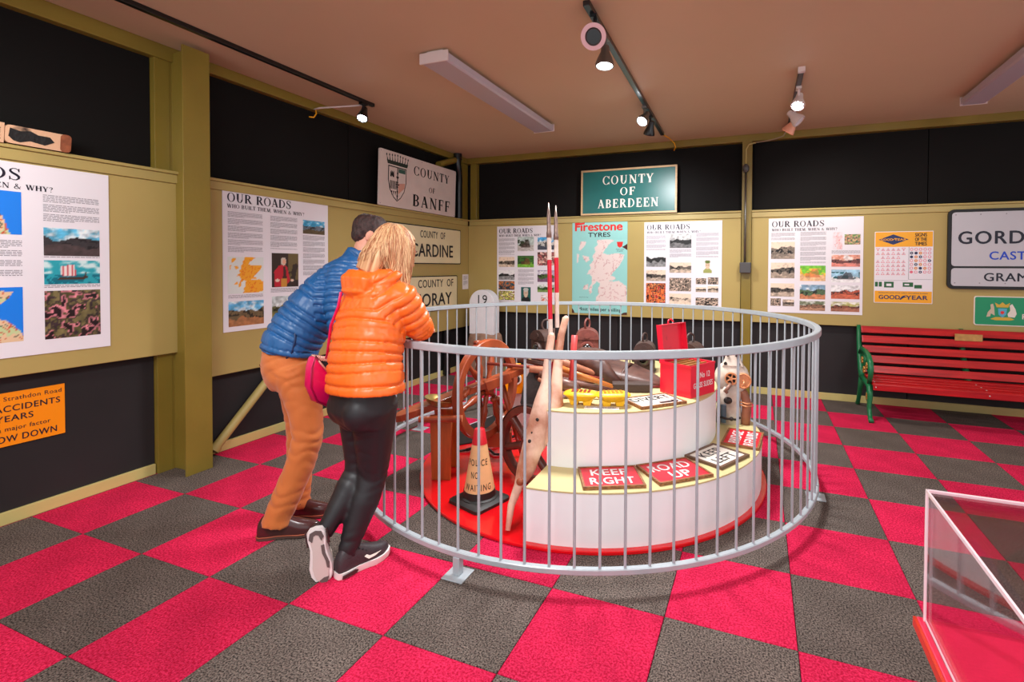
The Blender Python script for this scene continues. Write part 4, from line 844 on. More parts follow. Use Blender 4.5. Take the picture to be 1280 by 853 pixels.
build('leather_body', MB().loft(rg), LE, t, smooth=True); build('seam', MB().tube([r_[15 if 0 else 11] for r_ in rg], .009, 8), MAR, t, smooth=True)
build('stitched_strap', MB().tube([(1.97, 1.75, .665), (1.98, 1.83, .722), (1.985, 1.95, .735), (1.98, 2.07, .71)], .012, 8), WD, t, smooth=True)
build('flap', MB().loft([[(1.55, 1.78, .80), (1.57, 1.78, .81), (1.58, 1.80, .80), (1.56, 1.80, .79)], [(1.66, 1.72, .73), (1.72, 1.72, .83), (1.73, 1.75, .83), (1.67, 1.75, .73)], [(1.80, 1.70, .67), (1.86, 1.72, .79), (1.87, 1.75, .79), (1.81, 1.74, .67)], [(1.95, 1.68, .64), (1.97, 1.70, .67), (1.98, 1.73, .67), (1.96, 1.72, .64)]]), LE, t, smooth=True)
t = tag(build('timber_block', MB().box((0, 0, 0), (.25, .09, .055), frame((1.97, 1.565, .622), (.30, .10, 0), (-.1, .3, 0))), mat('dark_timber_block', (66, 48, 42), .6, bump=.4), bevel=.006), 'dark wooden block between the bellows and the DIVERT board', 'block')
stick('iron_lump', 'lumpy grey-brown iron tool head behind the left road stud', [(1.66, 1.33, .65), (1.70, 1.35, .70), (1.77, 1.38, .68), (1.80, 1.40, .65)], [.03, .045, .04, .02], mat('iron_pinkish', (128, 96, 88), .4, .4, bump=.5))
# ------------------------------------------------------------------ ranging rods
SW = mat('rod_white', (236, 220, 208), .4, var=.1, scale=20); SRD = mat('rod_red', (222, 14, 50), .35); SBK = mat('rod_black', (30, 28, 30), .4); STL = mat('rusty_steel_tip', (150, 126, 116), .4, .5, var=.4, scale=40)
def rod(x, y, x1, y1, bands, zt, label):
    t = thing('ranging_rod', label, 'rod', (x, y, .62), 'striped surveying rods')
    P = lambda z: Vector((x+(x1-x)*(z-.62)/1.2, y+(y1-y)*(z-.62)/1.2, z))
    for a, b, m_ in bands: build('band', MB().cyl(P(a), P(b), .0135, n=14), m_, t, smooth=True, auto=40)
    zb = bands[-1][1]; build('steel_tip', MB().tube([P(zb-.03), P(zb), P(zb+.01), P(zb+.09), P(zt)], [.016, .016, .013, .012, .002], 12), STL, t, smooth=True)
rod(1.682, 1.235, 1.650, 1.25, ((.621, .74, SW), (.74, .86, SRD), (.86, 1.117, SW), (1.117, 1.476, SRD), (1.476, 1.64, SW)), 1.822, 'red and white rod with steel tip, left of the pair')
rod(1.700, 1.295, 1.672, 1.31, ((.621, .80, SW), (.80, .985, SRD), (.985, 1.06, SBK), (1.06, 1.275, SW), (1.275, 1.49, SRD), (1.49, 1.63, SW)), 1.812, 'red and white rod with black band, right of the pair')
# ------------------------------------------------------------------ pale timber fork leaning on the podium
t = thing('timber_fork', 'pale worn two-handled timber leaning against the front of the podium', 'timber', (1.622, .80, .02))
build('left_limb', MB().tube([(1.622, .79, .038), (1.614, .845, .147), (1.631, .90, .235), (1.648, .945, .30), (1.665, 1.01, .42), (1.680, 1.06, .55), (1.688, 1.10, .655), (1.684, 1.14, .75), (1.681, 1.17, .854), (1.694, 1.20, 1.02), (1.695, 1.205, 1.04)], [.013, .020, .026, .050, .060, .060, .052, .028, .024, .022, .012], 16), WL, t, smooth=True)
build('right_limb', MB().tube([(1.665, 1.02, .36), (1.70, 1.07, .47), (1.725, 1.115, .56), (1.742, 1.15, .64), (1.740, 1.17, .70), (1.734, 1.19, .76), (1.720, 1.25, .914), (1.722, 1.29, 1.02), (1.738, 1.32, 1.115), (1.742, 1.33, 1.125)], [.03, .050, .054, .050, .034, .034, .026, .022, .021, .012], 16), WL, t, smooth=True)
build('iron_band', MB().tube([(1.739, 1.168, .69), (1.737, 1.178, .72)], [.034, .034], 16, flat=.85), mat('grey_band', (120, 104, 96), .4, .6), t, smooth=True, auto=40)
mb = MB()
for p_ in ((1.665, .965, .46), (1.69, 1.01, .57), (1.652, .925, .34), (1.672, .985, .50)): mb.ball(p_, (.012, .008, .012), 8, 6)
build('bolt_hole', mb, IR, t, kind='stuff', smooth=True); build('knot', MB().ball((1.645, .885, .262), (.022, .018, .02), 10, 8), mat('knot_brown', (150, 74, 40), .5, bump=.6), t, smooth=True)
# ------------------------------------------------------------------ barrow wheel
def wheel(parent, c, normal, r, rim_r, rim_w, nsp, m_, hub=.05, spr=.016, turned=False):
    F = Vector(normal).normalized().to_track_quat('Z', 'Y').to_matrix().to_4x4(); F.translation = c
    rg = []
    for i in range(48):
        a = 2*pi*i/48; rg.append([(q*cos(a), q*sin(a), z) for q, z in ((r-rim_r, -rim_w/2), (r-.006, -rim_w/2), (r, -rim_w/2+.006), (r, rim_w/2-.006), (r-.006, rim_w/2), (r-rim_r, rim_w/2))])
    build('rim', MB().loft(rg, F, False, True), m_, parent, smooth=True, auto=35)
    build('hub', MB().lathe([(.001, -rim_w*.8), (hub*.7, -rim_w*.8), (hub, -rim_w*.4), (hub, rim_w*.4), (hub*.7, rim_w*.8), (.001, rim_w*.8)], (0, 0, 0), 20, F), m_, parent, smooth=True, auto=40)
    for k in range(nsp):
        a = 2*pi*k/nsp+.3; L_ = r-rim_r; ps = [hub*.8+(L_-hub*.8+.008)*f for f in (0, .15, .3, .45, .6, .75, .9, 1)]
        rr = [spr*f for f in ((.8, 1.1, .8, 1.5, 1.3, .8, 1.1, .8) if turned else (1.2, 1.1, 1, 1, 1, 1, 1.05, 1.1))]
        build('spoke', MB().tube([(q*cos(a), q*sin(a), 0) for q in ps], rr, 8, M_=F), m_, parent, smooth=True)
t = thing('barrow_wheel', 'dark wooden cart wheel standing behind the pale timber', 'wheel', (1.46, 1.40, .02))
wheel(t, (1.455, 1.40, .272), (-.28, -.93, .02), .25, .045, .05, 6, mat('maroon_wood', (118, 62, 48), .45, rgb2=(84, 42, 34), scale=10, bump=.3), hub=.06, spr=.026)
build('iron_tyre', MB().ring((0, 0, 0), .254, .2505, -.022, .022, 48, (lambda f: f)(Matrix.Translation((1.455, 1.40, .274)) @ Vector((-.28, -.93, .02)).normalized().to_track_quat('Z', 'Y').to_matrix().to_4x4())), IR, t, smooth=True, auto=30)
# ------------------------------------------------------------------ treadle wheel bench with brass dish
WR = mat('reddish_varnished_wood', (176, 82, 44), .35, rgb2=(134, 56, 30), scale=10, bump=.2, stretch=(1, 1, .3), coat=.15); WB = mat('orange_board_wood', (190, 96, 34), .4, var=.25, scale=5, stretch=(6, 6, .8), bump=.15)
t = thing('treadle_wheel_bench', 'red-brown wooden bench carrying a large spoked wheel, left of the cone', 'wheel bench', (.92, 1.26, .02))
pa, pb = Vector((.54, 1.04, .405)), Vector((1.26, 1.68, .70)); dx = (pb-pa).normalized(); F = frame(pa, dx, (-dx.y, dx.x, 0)); Ln = (pb-pa).length
build('plank', MB().loft([[(x, -w_, -.03), (x, w_, -.03), (x, w_, .014), (x, -w_, .014)] for x, w_ in ((0, .018), (.10, .022), (.14, .055), (.24, .075), (.50, .07), (.54, .045), (.62, .05), (.72, .06), (Ln, .045))], F), WR, t, bevel=.004)
build('side_block', MB().box((.72, -.075, -.045), (.90, -.03, .02), F), WR, t, bevel=.004)
for y, lean in ((1.225, -.02), (1.36, .05)):
    x = .885 if y < 1.3 else .82
    build('board_leg', MB().loft([[(x-.075, y-.012, .44), (x+.07, y+.03, .44), (x+.062, y+.052, .44), (x-.083, y+.010, .44)], [(x-.045, y+lean-.010, .02), (x+.075, y+lean+.026, .02), (x+.067, y+lean+.046, .02), (x-.053, y+lean+.010, .02)]]), WB, t, bevel=.003)
build('round_bar', MB().cyl((.80, 1.12, .44), (1.07, 1.20, .452), .021, .023, 16), WR, t, smooth=True, auto=40); build('round_bar', MB().cyl((1.07, 1.20, .452), (1.072, 1.201, .452), .0215, n=16), mat('end_grain', (228, 150, 104), .5), t)
def turned(a, b, r):
    a, b = Vector(a), Vector(b); return MB().tube([a+(b-a)*f for f in (0, .08, .1, .25, .4, .5, .6, .8, .9, .92, 1)], [r*f for f in (1, 1, .6, .8, 1.15, .75, 1.1, .8, .6, 1, 1)], 12)
build('turned_post', turned((1.055, 1.46, .60), (1.03, 1.44, .92), .024), WR, t, smooth=True); build('turned_post', turned((1.13, 1.64, .20), (1.09, 1.57, .50), .026), WR, t, smooth=True); build('turned_post', turned((.97, 1.34, .53), (1.00, 1.40, .60), .022), WR, t, smooth=True)
build('low_block', MB().box((-.11, -.05, -.06), (.08, .05, .05), Matrix.Translation((1.10, 1.66, .19)) @ Matrix.Rotation(R(25), 4, 'Z')), WR, t, bevel=.005)
build('rear_leg', MB().tube([(1.14, 1.60, .60), (1.22, 1.78, .02)], [.022, .018], 10), WR, t, smooth=True); build('rear_leg', MB().tube([(1.0, 1.52, .52), (.93, 1.72, .02)], [.022, .018], 10), WR, t, smooth=True)
wheel(t, (1.058, 1.54, .569), (.985, -.12, 0), .350, .055, .05, 6, WR, hub=.045, spr=.018, turned=True)
t = thing('brass_dish', 'shallow brass dish on the wooden wheel bench', 'dish', (.90, 1.265, .47)); BS = mat('worn_brass', (188, 158, 92), .3, .7, var=.3, scale=20)
F = Matrix.Translation((.872, 1.262, .535)) @ Matrix.Scale(1.15, 4) @ Matrix.Rotation(R(10), 4, Vector((-.7, .7, 0))); build('bowl', MB().lathe([(.001, -.03), (.055, -.03), (.085, -.012), (.095, .008), (.10, .010), (.10, .013), (.092, .012), (.08, -.004), (.05, -.02), (.001, -.022)], (0, 0, 0), 32, F), BS, t, smooth=True, auto=60)
# iron pieces on the red disc
t = thing('black_sheet', 'flat black sheet with pale edge lying behind the wheel bench', 'sheet', (.55, 1.95, .02))
build('sheet', MB().prism([(.62, 1.75), (.42, 2.0), (.52, 2.55), (.72, 2.50), (.86, 2.05)], .008, Matrix.Translation((0, 0, .021))), BLACK, t); build('pale_edge', MB().tube([(.62, 1.75, .03), (.42, 2.0, .03), (.52, 2.55, .03)], .004, 6), PAPER, t, smooth=True)
t = thing('iron_tongs', 'black iron tongs lying on the red board behind the cone', 'tongs', (.90, 1.80, .02))
build('bar', MB().tube([(.78, 1.70, .035), (.86, 1.80, .045), (.95, 1.96, .05), (1.02, 2.12, .05)], .012, 8), IR, t, smooth=True)
for p_ in ([(.86, 1.80, .045), (.95, 1.76, .04), (1.02, 1.71, .035), (1.05, 1.73, .03)], [(.78, 1.70, .035), (.72, 1.66, .03), (.66, 1.68, .03)], [(1.02, 2.12, .05), (1.07, 2.10, .05), (1.05, 2.16, .12)]): build('jaw', MB().tube(p_, .009, 8), IR, t, smooth=True)
# ------------------------------------------------------------------ traffic cone
t = thing('traffic_cone', 'old police no waiting cone with black base on the red board', 'cone', (1.288, 1.057, .02)); RU = mat('black_rubber', (34, 30, 28), .5, var=.2, scale=15)
F = Matrix.Translation((1.288, 1.057, .0205)) @ Matrix.Rotation(R(-17.7), 4, 'Z'); sq = lambda s, z, c: [(x, y, z) for x, y in rrect(-s, -s, s, s, c, 3)]
build('base', MB().loft([sq(.135, 0, .03), sq(.135, .018, .03), sq(.12, .028, .03), sq(.105, .034, .04)], F), RU, t, smooth=True, auto=30)
build('collar', MB().lathe([(.112, .03), (.112, .036), (.098, .042), (.094, .075), (.094, .078), (.05, .078)], (0, 0, 0), 32, F), RU, t, smooth=True, auto=40)
CO = mat('faded_cream_cone', (238, 188, 132), .45, var=.12, scale=10)
build('cone_body', MB().lathe([(.092, .07), (.0435, .355), (.04, .355)], (0, 0, 0), 32, F), CO, t, smooth=True, auto=40); build('cone_tip', MB().lathe([(.046, .35), (.031, .435), (.026, .44), (.026, .436), (.001, .436)], (0, 0, 0), 32, F), mat('cone_red', (206, 34, 46), .4), t, smooth=True, auto=50)
va = math.atan2(-1.51-1.057, 2.85-1.288)
def wrap(h0):
    def f(p):
        r_ = .092-(p[1]-.07)*(.0485/.285)+.0006; a = va+p[0]/r_; return (1.288+r_*cos(a), 1.057+r_*sin(a), .0205+p[1])
    return f
for s, z, w_ in (('POLICE', .235, .125), ('NO', .165, .045), ('WAITING', .095, .17)):
    mb = MB(); put_text(mb, s, -.012 if s != 'NO' else -.03, z, .036, w_, .01, 1.25, None, 'c', 0, wrap(0)); build('lettering', mb, BLACK, t)
# ------------------------------------------------------------------ cream machine
CM = mat('cream_machine_paint', (214, 200, 186), .4, rgb2=(176, 156, 142), scale=9, contrast=(.3, .55), bump=.2); CP = mat('copper_paint', (222, 150, 104), .4, .2, var=.2, scale=30)
t = thing('cream_machine', 'cream metal machine with spoked orange hand wheel at the podium right', 'machine', (2.66, 2.26, .302))
D = Vector((2.846-2.67, -1.51-2.26, 0)).normalized(); F = frame((2.672, 2.262, .302), (-D.y, D.x, 0), (0, 0, 1)); FV = lambda *p: F @ Vector(p)
# local frame: x right, y up, z towards the viewer
build('drum', MB().lathe([(.001, -.05), (.10, -.05), (.118, -.035), (.122, 0), (.116, .03), (.10, .045), (.001, .05)], (0, 0, 0), 36, F @ Matrix.Translation((0, .335, 0))), CM, t, smooth=True, auto=50)
build('neck', MB().loft([[(x*s+.005, y, z*s) for x, z in ((-1, -.7), (1, -.7), (1, .7), (-1, .7))] for y, s in ((.42, .075), (.47, .055), (.52, .042), (.55, .036))], F), CM, t, bevel=.006)
for s in (-1, 1): build('neck_bolt', MB().cyl((.045*s, .44, .03), (.045*s, .44, .055), .012, n=10, M_=F).cyl((.03*s, .50, .03), (.03*s, .50, .05), .009, n=10, M_=F), IR, t)
wh = build('hand_wheel', MB().ring((0, 0, 0), .046, .036, -.006, .008, 32, F @ Matrix.Translation((-.005, .335, .06))), CP, t, smooth=True, auto=40)
build('wheel_boss', MB().cyl((-.005, .335, .045), (-.005, .335, .075), .012, M_=F), CP, wh)
for k in range(5): a = 2*pi*k/5; build('spoke', MB().tube([(-.005+.01*cos(a), .335+.01*sin(a), .061), (-.005+.038*cos(a), .335+.038*sin(a), .061)], .006, 6, M_=F), CP, wh)
build('wheel_recess', MB().cyl((-.005, .335, .046), (-.005, .335, .0515), .038, M_=F), IR, wh)
build('flywheel', MB().lathe([(.001, .03), (.052, .03), (.055, .04), (.055, .062), (.048, .066), (.044, .055), (.001, .055)], (0, 0, 0), 32, F @ Matrix.Translation((.078, .325, 0))), CP, t, smooth=True, auto=40)
build('crank', MB().tube([(.078, .325, .06), (.085, .32, .085), (.07, .29, .09)], .008, 8, M_=F), CP, t, smooth=True)
build('crank_arm', MB().tube([(-.005, .30, .06), (-.03, .265, .075), (-.045, .245, .075), (-.03, .235, .07)], .013, 10, M_=F), mat('brown_metal', (150, 112, 96), .45, .3), t, smooth=True)
build('column', MB().loft([[(cx_+a_*cos(2*pi*k/20), y, .06*sin(2*pi*k/20)) for k in range(20)] for y, a_, cx_ in ((0, .095, -.02), (.06, .09, -.02), (.15, .082, -.02), (.22, .085, -.018), (.27, .07, -.01))], F), CM, t, smooth=True)
build('black_knob', MB().ball((-.025, .175, .058), (.03, .026, .016), 14, 8, F), IR, t, smooth=True)
build('blue_cylinder', MB().cyl((-.055, .02, .075), (-.055, .145, .075), .02, n=14, M_=F), mat('slate_blue_metal', (84, 100, 112), .4, .3), t, smooth=True, auto=40)
build('lever', MB().tube([(-.09, .06, .09), (-.03, .055, .10), (.03, .05, .085), (.06, .06, .06)], .008, 8, M_=F).ball((.0, .055, .095), .016, 10, 6, F), IR, t, smooth=True)
build('brown_hose', MB().tube([(.05, .27, -.02), (.085, .22, 0), (.105, .15, .01), (.10, .06, .01), (.095, .003, .01)], [.025, .03, .032, .032, .032], 14, M_=F), mat('brown_hose', (150, 90, 64), .45, var=.2, scale=15), t, smooth=True)
build('hose_clip', MB().tube([(.06, .165, .03), (.10, .16, .048), (.14, .16, .02)], .006, 8, M_=F).tube([(.06, .145, .03), (.10, .14, .048), (.14, .14, .02)], .006, 8, M_=F), CP, t, smooth=True)
# ------------------------------------------------------------------ milestone
t = thing('milestone', 'white round-topped milestone numbered 19 on brown rough stone in the corner', 'milestone', (-.53, 4.2, 0)); SN = mat('rough_brown_stone', (176, 140, 116), .8, rgb2=(128, 96, 80), scale=10, bump=1.0, bscale=30)
rgm = random.Random(2); rg = []
for z, w_, d_ in ((0, .235, .13), (.12, .245, .14), (.28, .245, .14), (.42, .235, .13), (.53, .21, .12), (.56, .19, .10)):
    rg.append([(-.53+w_*math.copysign(abs(cos(a))**.6, cos(a))*(1+rgm.uniform(-.03, .03)), 4.2+d_*math.copysign(abs(sin(a))**.6, sin(a)), z) for a in [2*pi*k/24 for k in range(24)]])
build('rough_base', MB().loft(rg), SN, t, smooth=True, auto=50)
arc = [(-.182, .0), (.182, 0), (.185, .40)]+[(.185*cos(pi*k/20), .40+.185*sin(pi*k/20)) for k in range(1, 20)]+[(-.185, .40)]
FM = frame((-.535, 4.12, .545), (1, 0, 0), (0, 0, 1)); build('painted_slab', MB().prism(arc, .02, FM, -.13), mat('whitewash', (236, 236, 240), .6, var=.05, scale=8, bump=.3, bscale=20), t, smooth=True, auto=30, bevel=.006)
mb = MB(); put_text(mb, '19', .02, .405, .115, .135, -.0, 1.15, FM @ Matrix.Translation((0, 0, .022)), 'c'); build('lettering', mb, BLACK, t)
# ------------------------------------------------------------------ display case at lower right
AC = bpy.data.materials.new('clear_acrylic'); AC.use_nodes = True; nt = AC.node_tree; N = nt.nodes; L = nt.links; N.remove(N['Principled BSDF'])
tr = N.new('ShaderNodeBsdfTransparent'); tr.inputs[0].default_value = (.93, .91, .92, 1); gl = N.new('ShaderNodeBsdfGlossy'); gl.inputs['Roughness'].default_value = .03; fr_ = N.new('ShaderNodeFresnel'); ge = N.new('ShaderNodeNewGeometry'); io = N.new('ShaderNodeMath'); io.operation = 'MULTIPLY_ADD'; io.inputs[1].default_value = -.8333; io.inputs[2].default_value = 1.5; L.new(ge.outputs['Backfacing'], io.inputs[0]); L.new(io.outputs[0], fr_.inputs[0]); mx = N.new('ShaderNodeMixShader')
L.new(fr_.outputs[0], mx.inputs[0]); L.new(tr.outputs[0], mx.inputs[1]); L.new(gl.outputs[0], mx.inputs[2]); L.new(mx.outputs[0], N['Material Output'].inputs[0])
PB = mat('pink_red_board', (236, 40, 78), .35, var=.04, scale=4); EDGE = mat('polished_acrylic_edge', (250, 226, 232), .15, coat=.6)
cx0, cy1, cx1, cy0, zb, zt = 3.19, -.245, 4.5, -1.35, .668, .95
t = thing('display_case', 'clear acrylic display case on a red board at the lower right corner', 'display case', (3.8, -.8, 0))
build('base_board', MB().box((cx0-.012, cy0-.02, zb-.022), (cx1, cy1+.012, zb)), PB, t, bevel=.003)
build('board_edge', MB().box((cx0-.018, cy0-.02, zb-.022), (cx0-.0121, cy1+.012, zb-.002)), mat('orange_red_edging', (214, 62, 40), .35), t)
cab = build('cabinet', MB().box((cx0+.25, cy0+.1, .02), (cx1-.1, cy1-.25, zb-.022)), mat('cabinet_dark', (50, 40, 40), .5), t); build('plinth', MB().box((cx0+.28, cy0+.13, 0), (cx1-.13, cy1-.28, .02)), BLACK, cab)
for nm, lo, hi in (('left_pane', (cx0, cy0, zb), (cx0+.005, cy1, zt)), ('back_pane', (cx0+.005, cy1-.005, zb), (cx1, cy1, zt)), ('top_pane', (cx0, cy0, zt), (cx1, cy1, zt+.005))): build(nm, MB().box(lo, hi), AC, t)
for lo, hi in (((cx0-.002, cy1-.004, zb), (cx0+.003, cy1+.001, zt)), ((cx0-.002, cy0, zt-.001), (cx0+.002, cy1, zt+.006)), ((cx0, cy1-.003, zt-.001), (cx1, cy1+.001, zt+.006)), ((cx0, cy0, zb), (cx0+.004, cy1, zb+.003))): build('edge_strip', MB().box(lo, hi), EDGE, t)
t = tag(build('leather_case', MB().tube([(3.42, -.40, .72), (3.62, -.62, .72)], .05, 16), LE, smooth=True, auto=40), 'dark leather cylinder inside the acrylic case', 'case')
t = tag(build('wooden_ruler', MB().box((0, 0, 0), (.32, .035, .012), Matrix.Translation((3.27, -.55, .67)) @ Matrix.Rotation(R(-58), 4, 'Z')), WO), 'orange wooden strip lying inside the acrylic case', 'ruler')
stick('iron_tool', 'black iron tool lying inside the acrylic case', [(3.60, -.34, .69), (3.75, -.40, .70), (3.95, -.36, .69)], [.02, .028, .018], IR)
# ------------------------------------------------------------------ people
from mathutils import noise
from mathutils.bvhtree import BVHTree
def V3(*p): return Vector(p)
def ell(c, u, v, a, b, n=28, p=1.0):
    c, u, v = Vector(c), Vector(u).normalized(), Vector(v).normalized(); o = []
    for k in range(n):
        t = 2*pi*k/n; x = math.copysign(abs(cos(t))**p, cos(t)); y = math.copysign(abs(sin(t))**p, sin(t)); o.append(c+u*x*a+v*y*b)
    return o
def body_loft(mb, pts, side, n=28, p=.9):
    """pts: (centre, half width along side, half depth)"""
    cs = [Vector(q[0]) for q in pts]; rg = []
    for i, q in enumerate(pts):
        t = (cs[min(i+1, len(cs)-1)]-cs[max(i-1, 0)]).normalized(); sd = (Vector(side)-t*t.dot(Vector(side))).normalized(); rg.append(ell(cs[i], sd, t.cross(sd), q[1], q[2], n, p))
    mb.loft(rg); return mb
def limb(mb, pts, rs, n=20, sub=3):
    P, Q = [], []
    pts = [Vector(p) for p in pts]
    for i in range(len(pts)-1):
        for k in range(sub):
            f = k/sub; P.append(pts[i].lerp(pts[i+1], f)); Q.append(rs[i]*(1-f)+rs[i+1]*f)
    P.append(pts[-1]); Q.append(rs[-1])
    P2 = [P[0]]+[(P[i-1]+P[i]*2+P[i+1])/4 for i in range(1, len(P)-1)]+[P[-1]]
    mb.tube(P2, Q, n); return mb
def remesh(mb, voxel, smooth=6, fac=.5):
    me = bpy.data.meshes.new('tmp'); me.from_pydata(mb.v, [], mb.f); o = bpy.data.objects.new('tmp', me); COL.objects.link(o)
    r_ = o.modifiers.new('r', 'REMESH'); r_.mode = 'VOXEL'; r_.voxel_size = voxel
    if smooth: q = o.modifiers.new('s', 'SMOOTH'); q.factor = fac; q.iterations = smooth
    dg = bpy.context.evaluated_depsgraph_get(); dg.update(); m2 = bpy.data.meshes.new_from_object(o.evaluated_get(dg))
    vs = np.empty(len(m2.vertices)*3); m2.vertices.foreach_get('co', vs); ns = np.empty(len(m2.vertices)*3); m2.vertices.foreach_get('normal', ns)
    fs = [tuple(p.vertices) for p in m2.polygons]; bpy.data.objects.remove(o); bpy.data.meshes.remove(me); bpy.data.meshes.remove(m2)
    return vs.reshape(-1, 3), ns.reshape(-1, 3), fs
def chain_param(vs, chains):
    """for each vertex: arclength along the nearest chain (distance over radius), chain index"""
    best = np.full(len(vs), 1e9); S_ = np.zeros(len(vs)); I = np.zeros(len(vs), int); off = 0
    for ci, (pts, rs, s0) in enumerate(chains):
        pts = np.array(pts, float); L0 = s0
        for i in range(len(pts)-1):
            a, b = pts[i], pts[i+1]; d = b-a; l = np.linalg.norm(d); t = ((vs-a)@d)/(l*l); tc = np.clip(t, 0, 1)
            dist = np.linalg.norm(vs-(a+tc[:, None]*d), axis=1)/(rs[i]*(1-tc)+rs[i+1]*tc)
            lo = -1e9 if i == 0 else 0; hi = 1e9 if i == len(pts)-2 else 1
            m_ = dist < best; best[m_] = dist[m_]; S_[m_] = L0+l*np.clip(t, lo, hi)[m_]; I[m_] = ci
            L0 += l
    return S_, I
def from_np(vs, fs): mb = MB(); mb.v = [tuple(v) for v in vs.tolist()]; mb.f = fs; return mb
def quilt(vs, ns, chains, pitch, amp, wob=.012, seed=0):
    S_, I = chain_param(vs, chains); w = np.array([noise.noise(Vector(v)*5+Vector((seed, 0, 0))) for v in vs.tolist()]); w2 = np.array([noise.noise(Vector((v[0]*34, v[1]*34, v[2]*20))+Vector((seed, 5, 0))) for v in vs.tolist()])
    ph = np.pi*(S_+wob*w)/pitch; w3 = np.array([noise.noise(Vector((v[0]*60, v[1]*60, v[2]*12))+Vector((seed, 9, 0))) for v in vs.tolist()]); h = np.abs(np.sin(ph))**.45; dl = pitch*np.abs(ph/np.pi-np.round(ph/np.pi)); h = h-.75*np.exp(-(dl/.0048)**2)+w3*.45*np.exp(-(dl/.016)**2)
    return vs+ns*((h-.45)*amp+w2*amp*.14)[:, None]
def folds(vs, ns, centres, amp, freq=30, seed=0):
    out = np.zeros(len(vs))
    for c, rad, dr, k in centres:
        d = vs-np.array(c); w = np.exp(-(d**2).sum(1)/(2*rad*rad)); dr = np.array(dr, float)/np.linalg.norm(dr)
        nz = np.array([noise.noise(Vector(v)*9+Vector((seed, k, 0))) if ww > .05 else 0 for v, ww in zip(vs.tolist(), w)])
        out += w*(np.abs(np.sin((d@dr)*freq+nz*3.2+k))**.7-.5)*amp
    return vs+ns*out[:, None]
def hand(mb, wrist, d, n, side, curl=.5, s=1.0):
    """palm from wrist along d, n = back of the hand, side = towards the thumb"""
    w, d, n, t = Vector(wrist), Vector(d).normalized(), Vector(n).normalized(), Vector(side).normalized()
    body_loft(mb, [(w, .026*s, .020*s), (w+d*.03*s, .034*s, .016*s), (w+d*.07*s, .042*s, .014*s), (w+d*.09*s, .040*s, .012*s)], t, 16)
    for k, (o, L_) in enumerate(((.033, .070), (.011, .080), (-.011, .074), (-.033, .058))):
        p = w+d*.078*s+t*o*s; pts = [p]; q = d.copy(); ang = 0
        for j, fr in enumerate((.45, .3, .25)):
            ang += curl*(.7, 1.1, .8)[j]; q = d*cos(ang)-n*sin(ang); pts.append(pts[-1]+q*L_*fr*s)
        mb.tube(pts, [.0095*s, .009*s, .008*s, .0062*s], 10)
    p = w+d*.022*s+t*.026*s; mb.tube([p, p+(d*.5+t*.8-n*.2).normalized()*.035*s, p+(d*.5+t*.8-n*.2).normalized()*.035*s+(d*.8+t*.3-n*.5).normalized()*.045*s], [.013*s, .0105*s, .0075*s], 10)
def head_mb(mb, c, fd, upv, s=1.0):
    """skull, jaw, nose, ears, lips added to mb; fd = where the face looks"""
    f = Vector(fd).normalized(); u = Vector(upv); u = (u-f*u.dot(f)).normalized(); r_ = f.cross(u); F = Matrix((r_, f, u)).transposed().to_4x4(); F.translation = c; F = F @ Matrix.Scale(s, 4)
    mb.ball((0, -.008, .028), (.076, .097, .086), 24, 16, F); mb.ball((0, .022, -.03), (.060, .070, .078), 24, 16, F); mb.ball((0, .062, -.088), (.026, .022, .022), 12, 8, F)
    mb.tube([(0, .082, .018), (0, .098, -.005), (0, .112, -.026), (0, .092, -.036)], [.009, .012, .015, .012], 10, M_=F)
    mb.ball((0, .088, -.058), (.024, .010, .007), 12, 6, F); mb.ball((0, .086, -.067), (.020, .010, .006), 12, 6, F)
    for k in (-1, 1):
        mb.ball((.078*k, -.004, -.004), (.010, .020, .033), 12, 8, F); mb.ball((.034*k, .078, .034), (.024, .012, .008), 10, 6, F); mb.ball((.042*k, .062, -.018), (.024, .024, .020), 10, 8, F)
    return F
def add_eyes(parent, F):
    for k in (-1, 1):
        e = build('eye', MB().ball((.032*k, .076, .014), (.013, .012, .010), 12, 8, F), WHT, parent, smooth=True)
        build('iris', MB().ball((.032*k, .0865, .013), (.0055, .003, .0055), 10, 6, F), mat('iris_blue', (60, 84, 100), .2), e, smooth=True)
        build('eyebrow', MB().tube([(.016*k, .090, .036), (.032*k, .092, .042), (.050*k, .078, .036)], .0038, 6, M_=F), mat('brow_hair', (96, 66, 44), .8), parent, smooth=True)
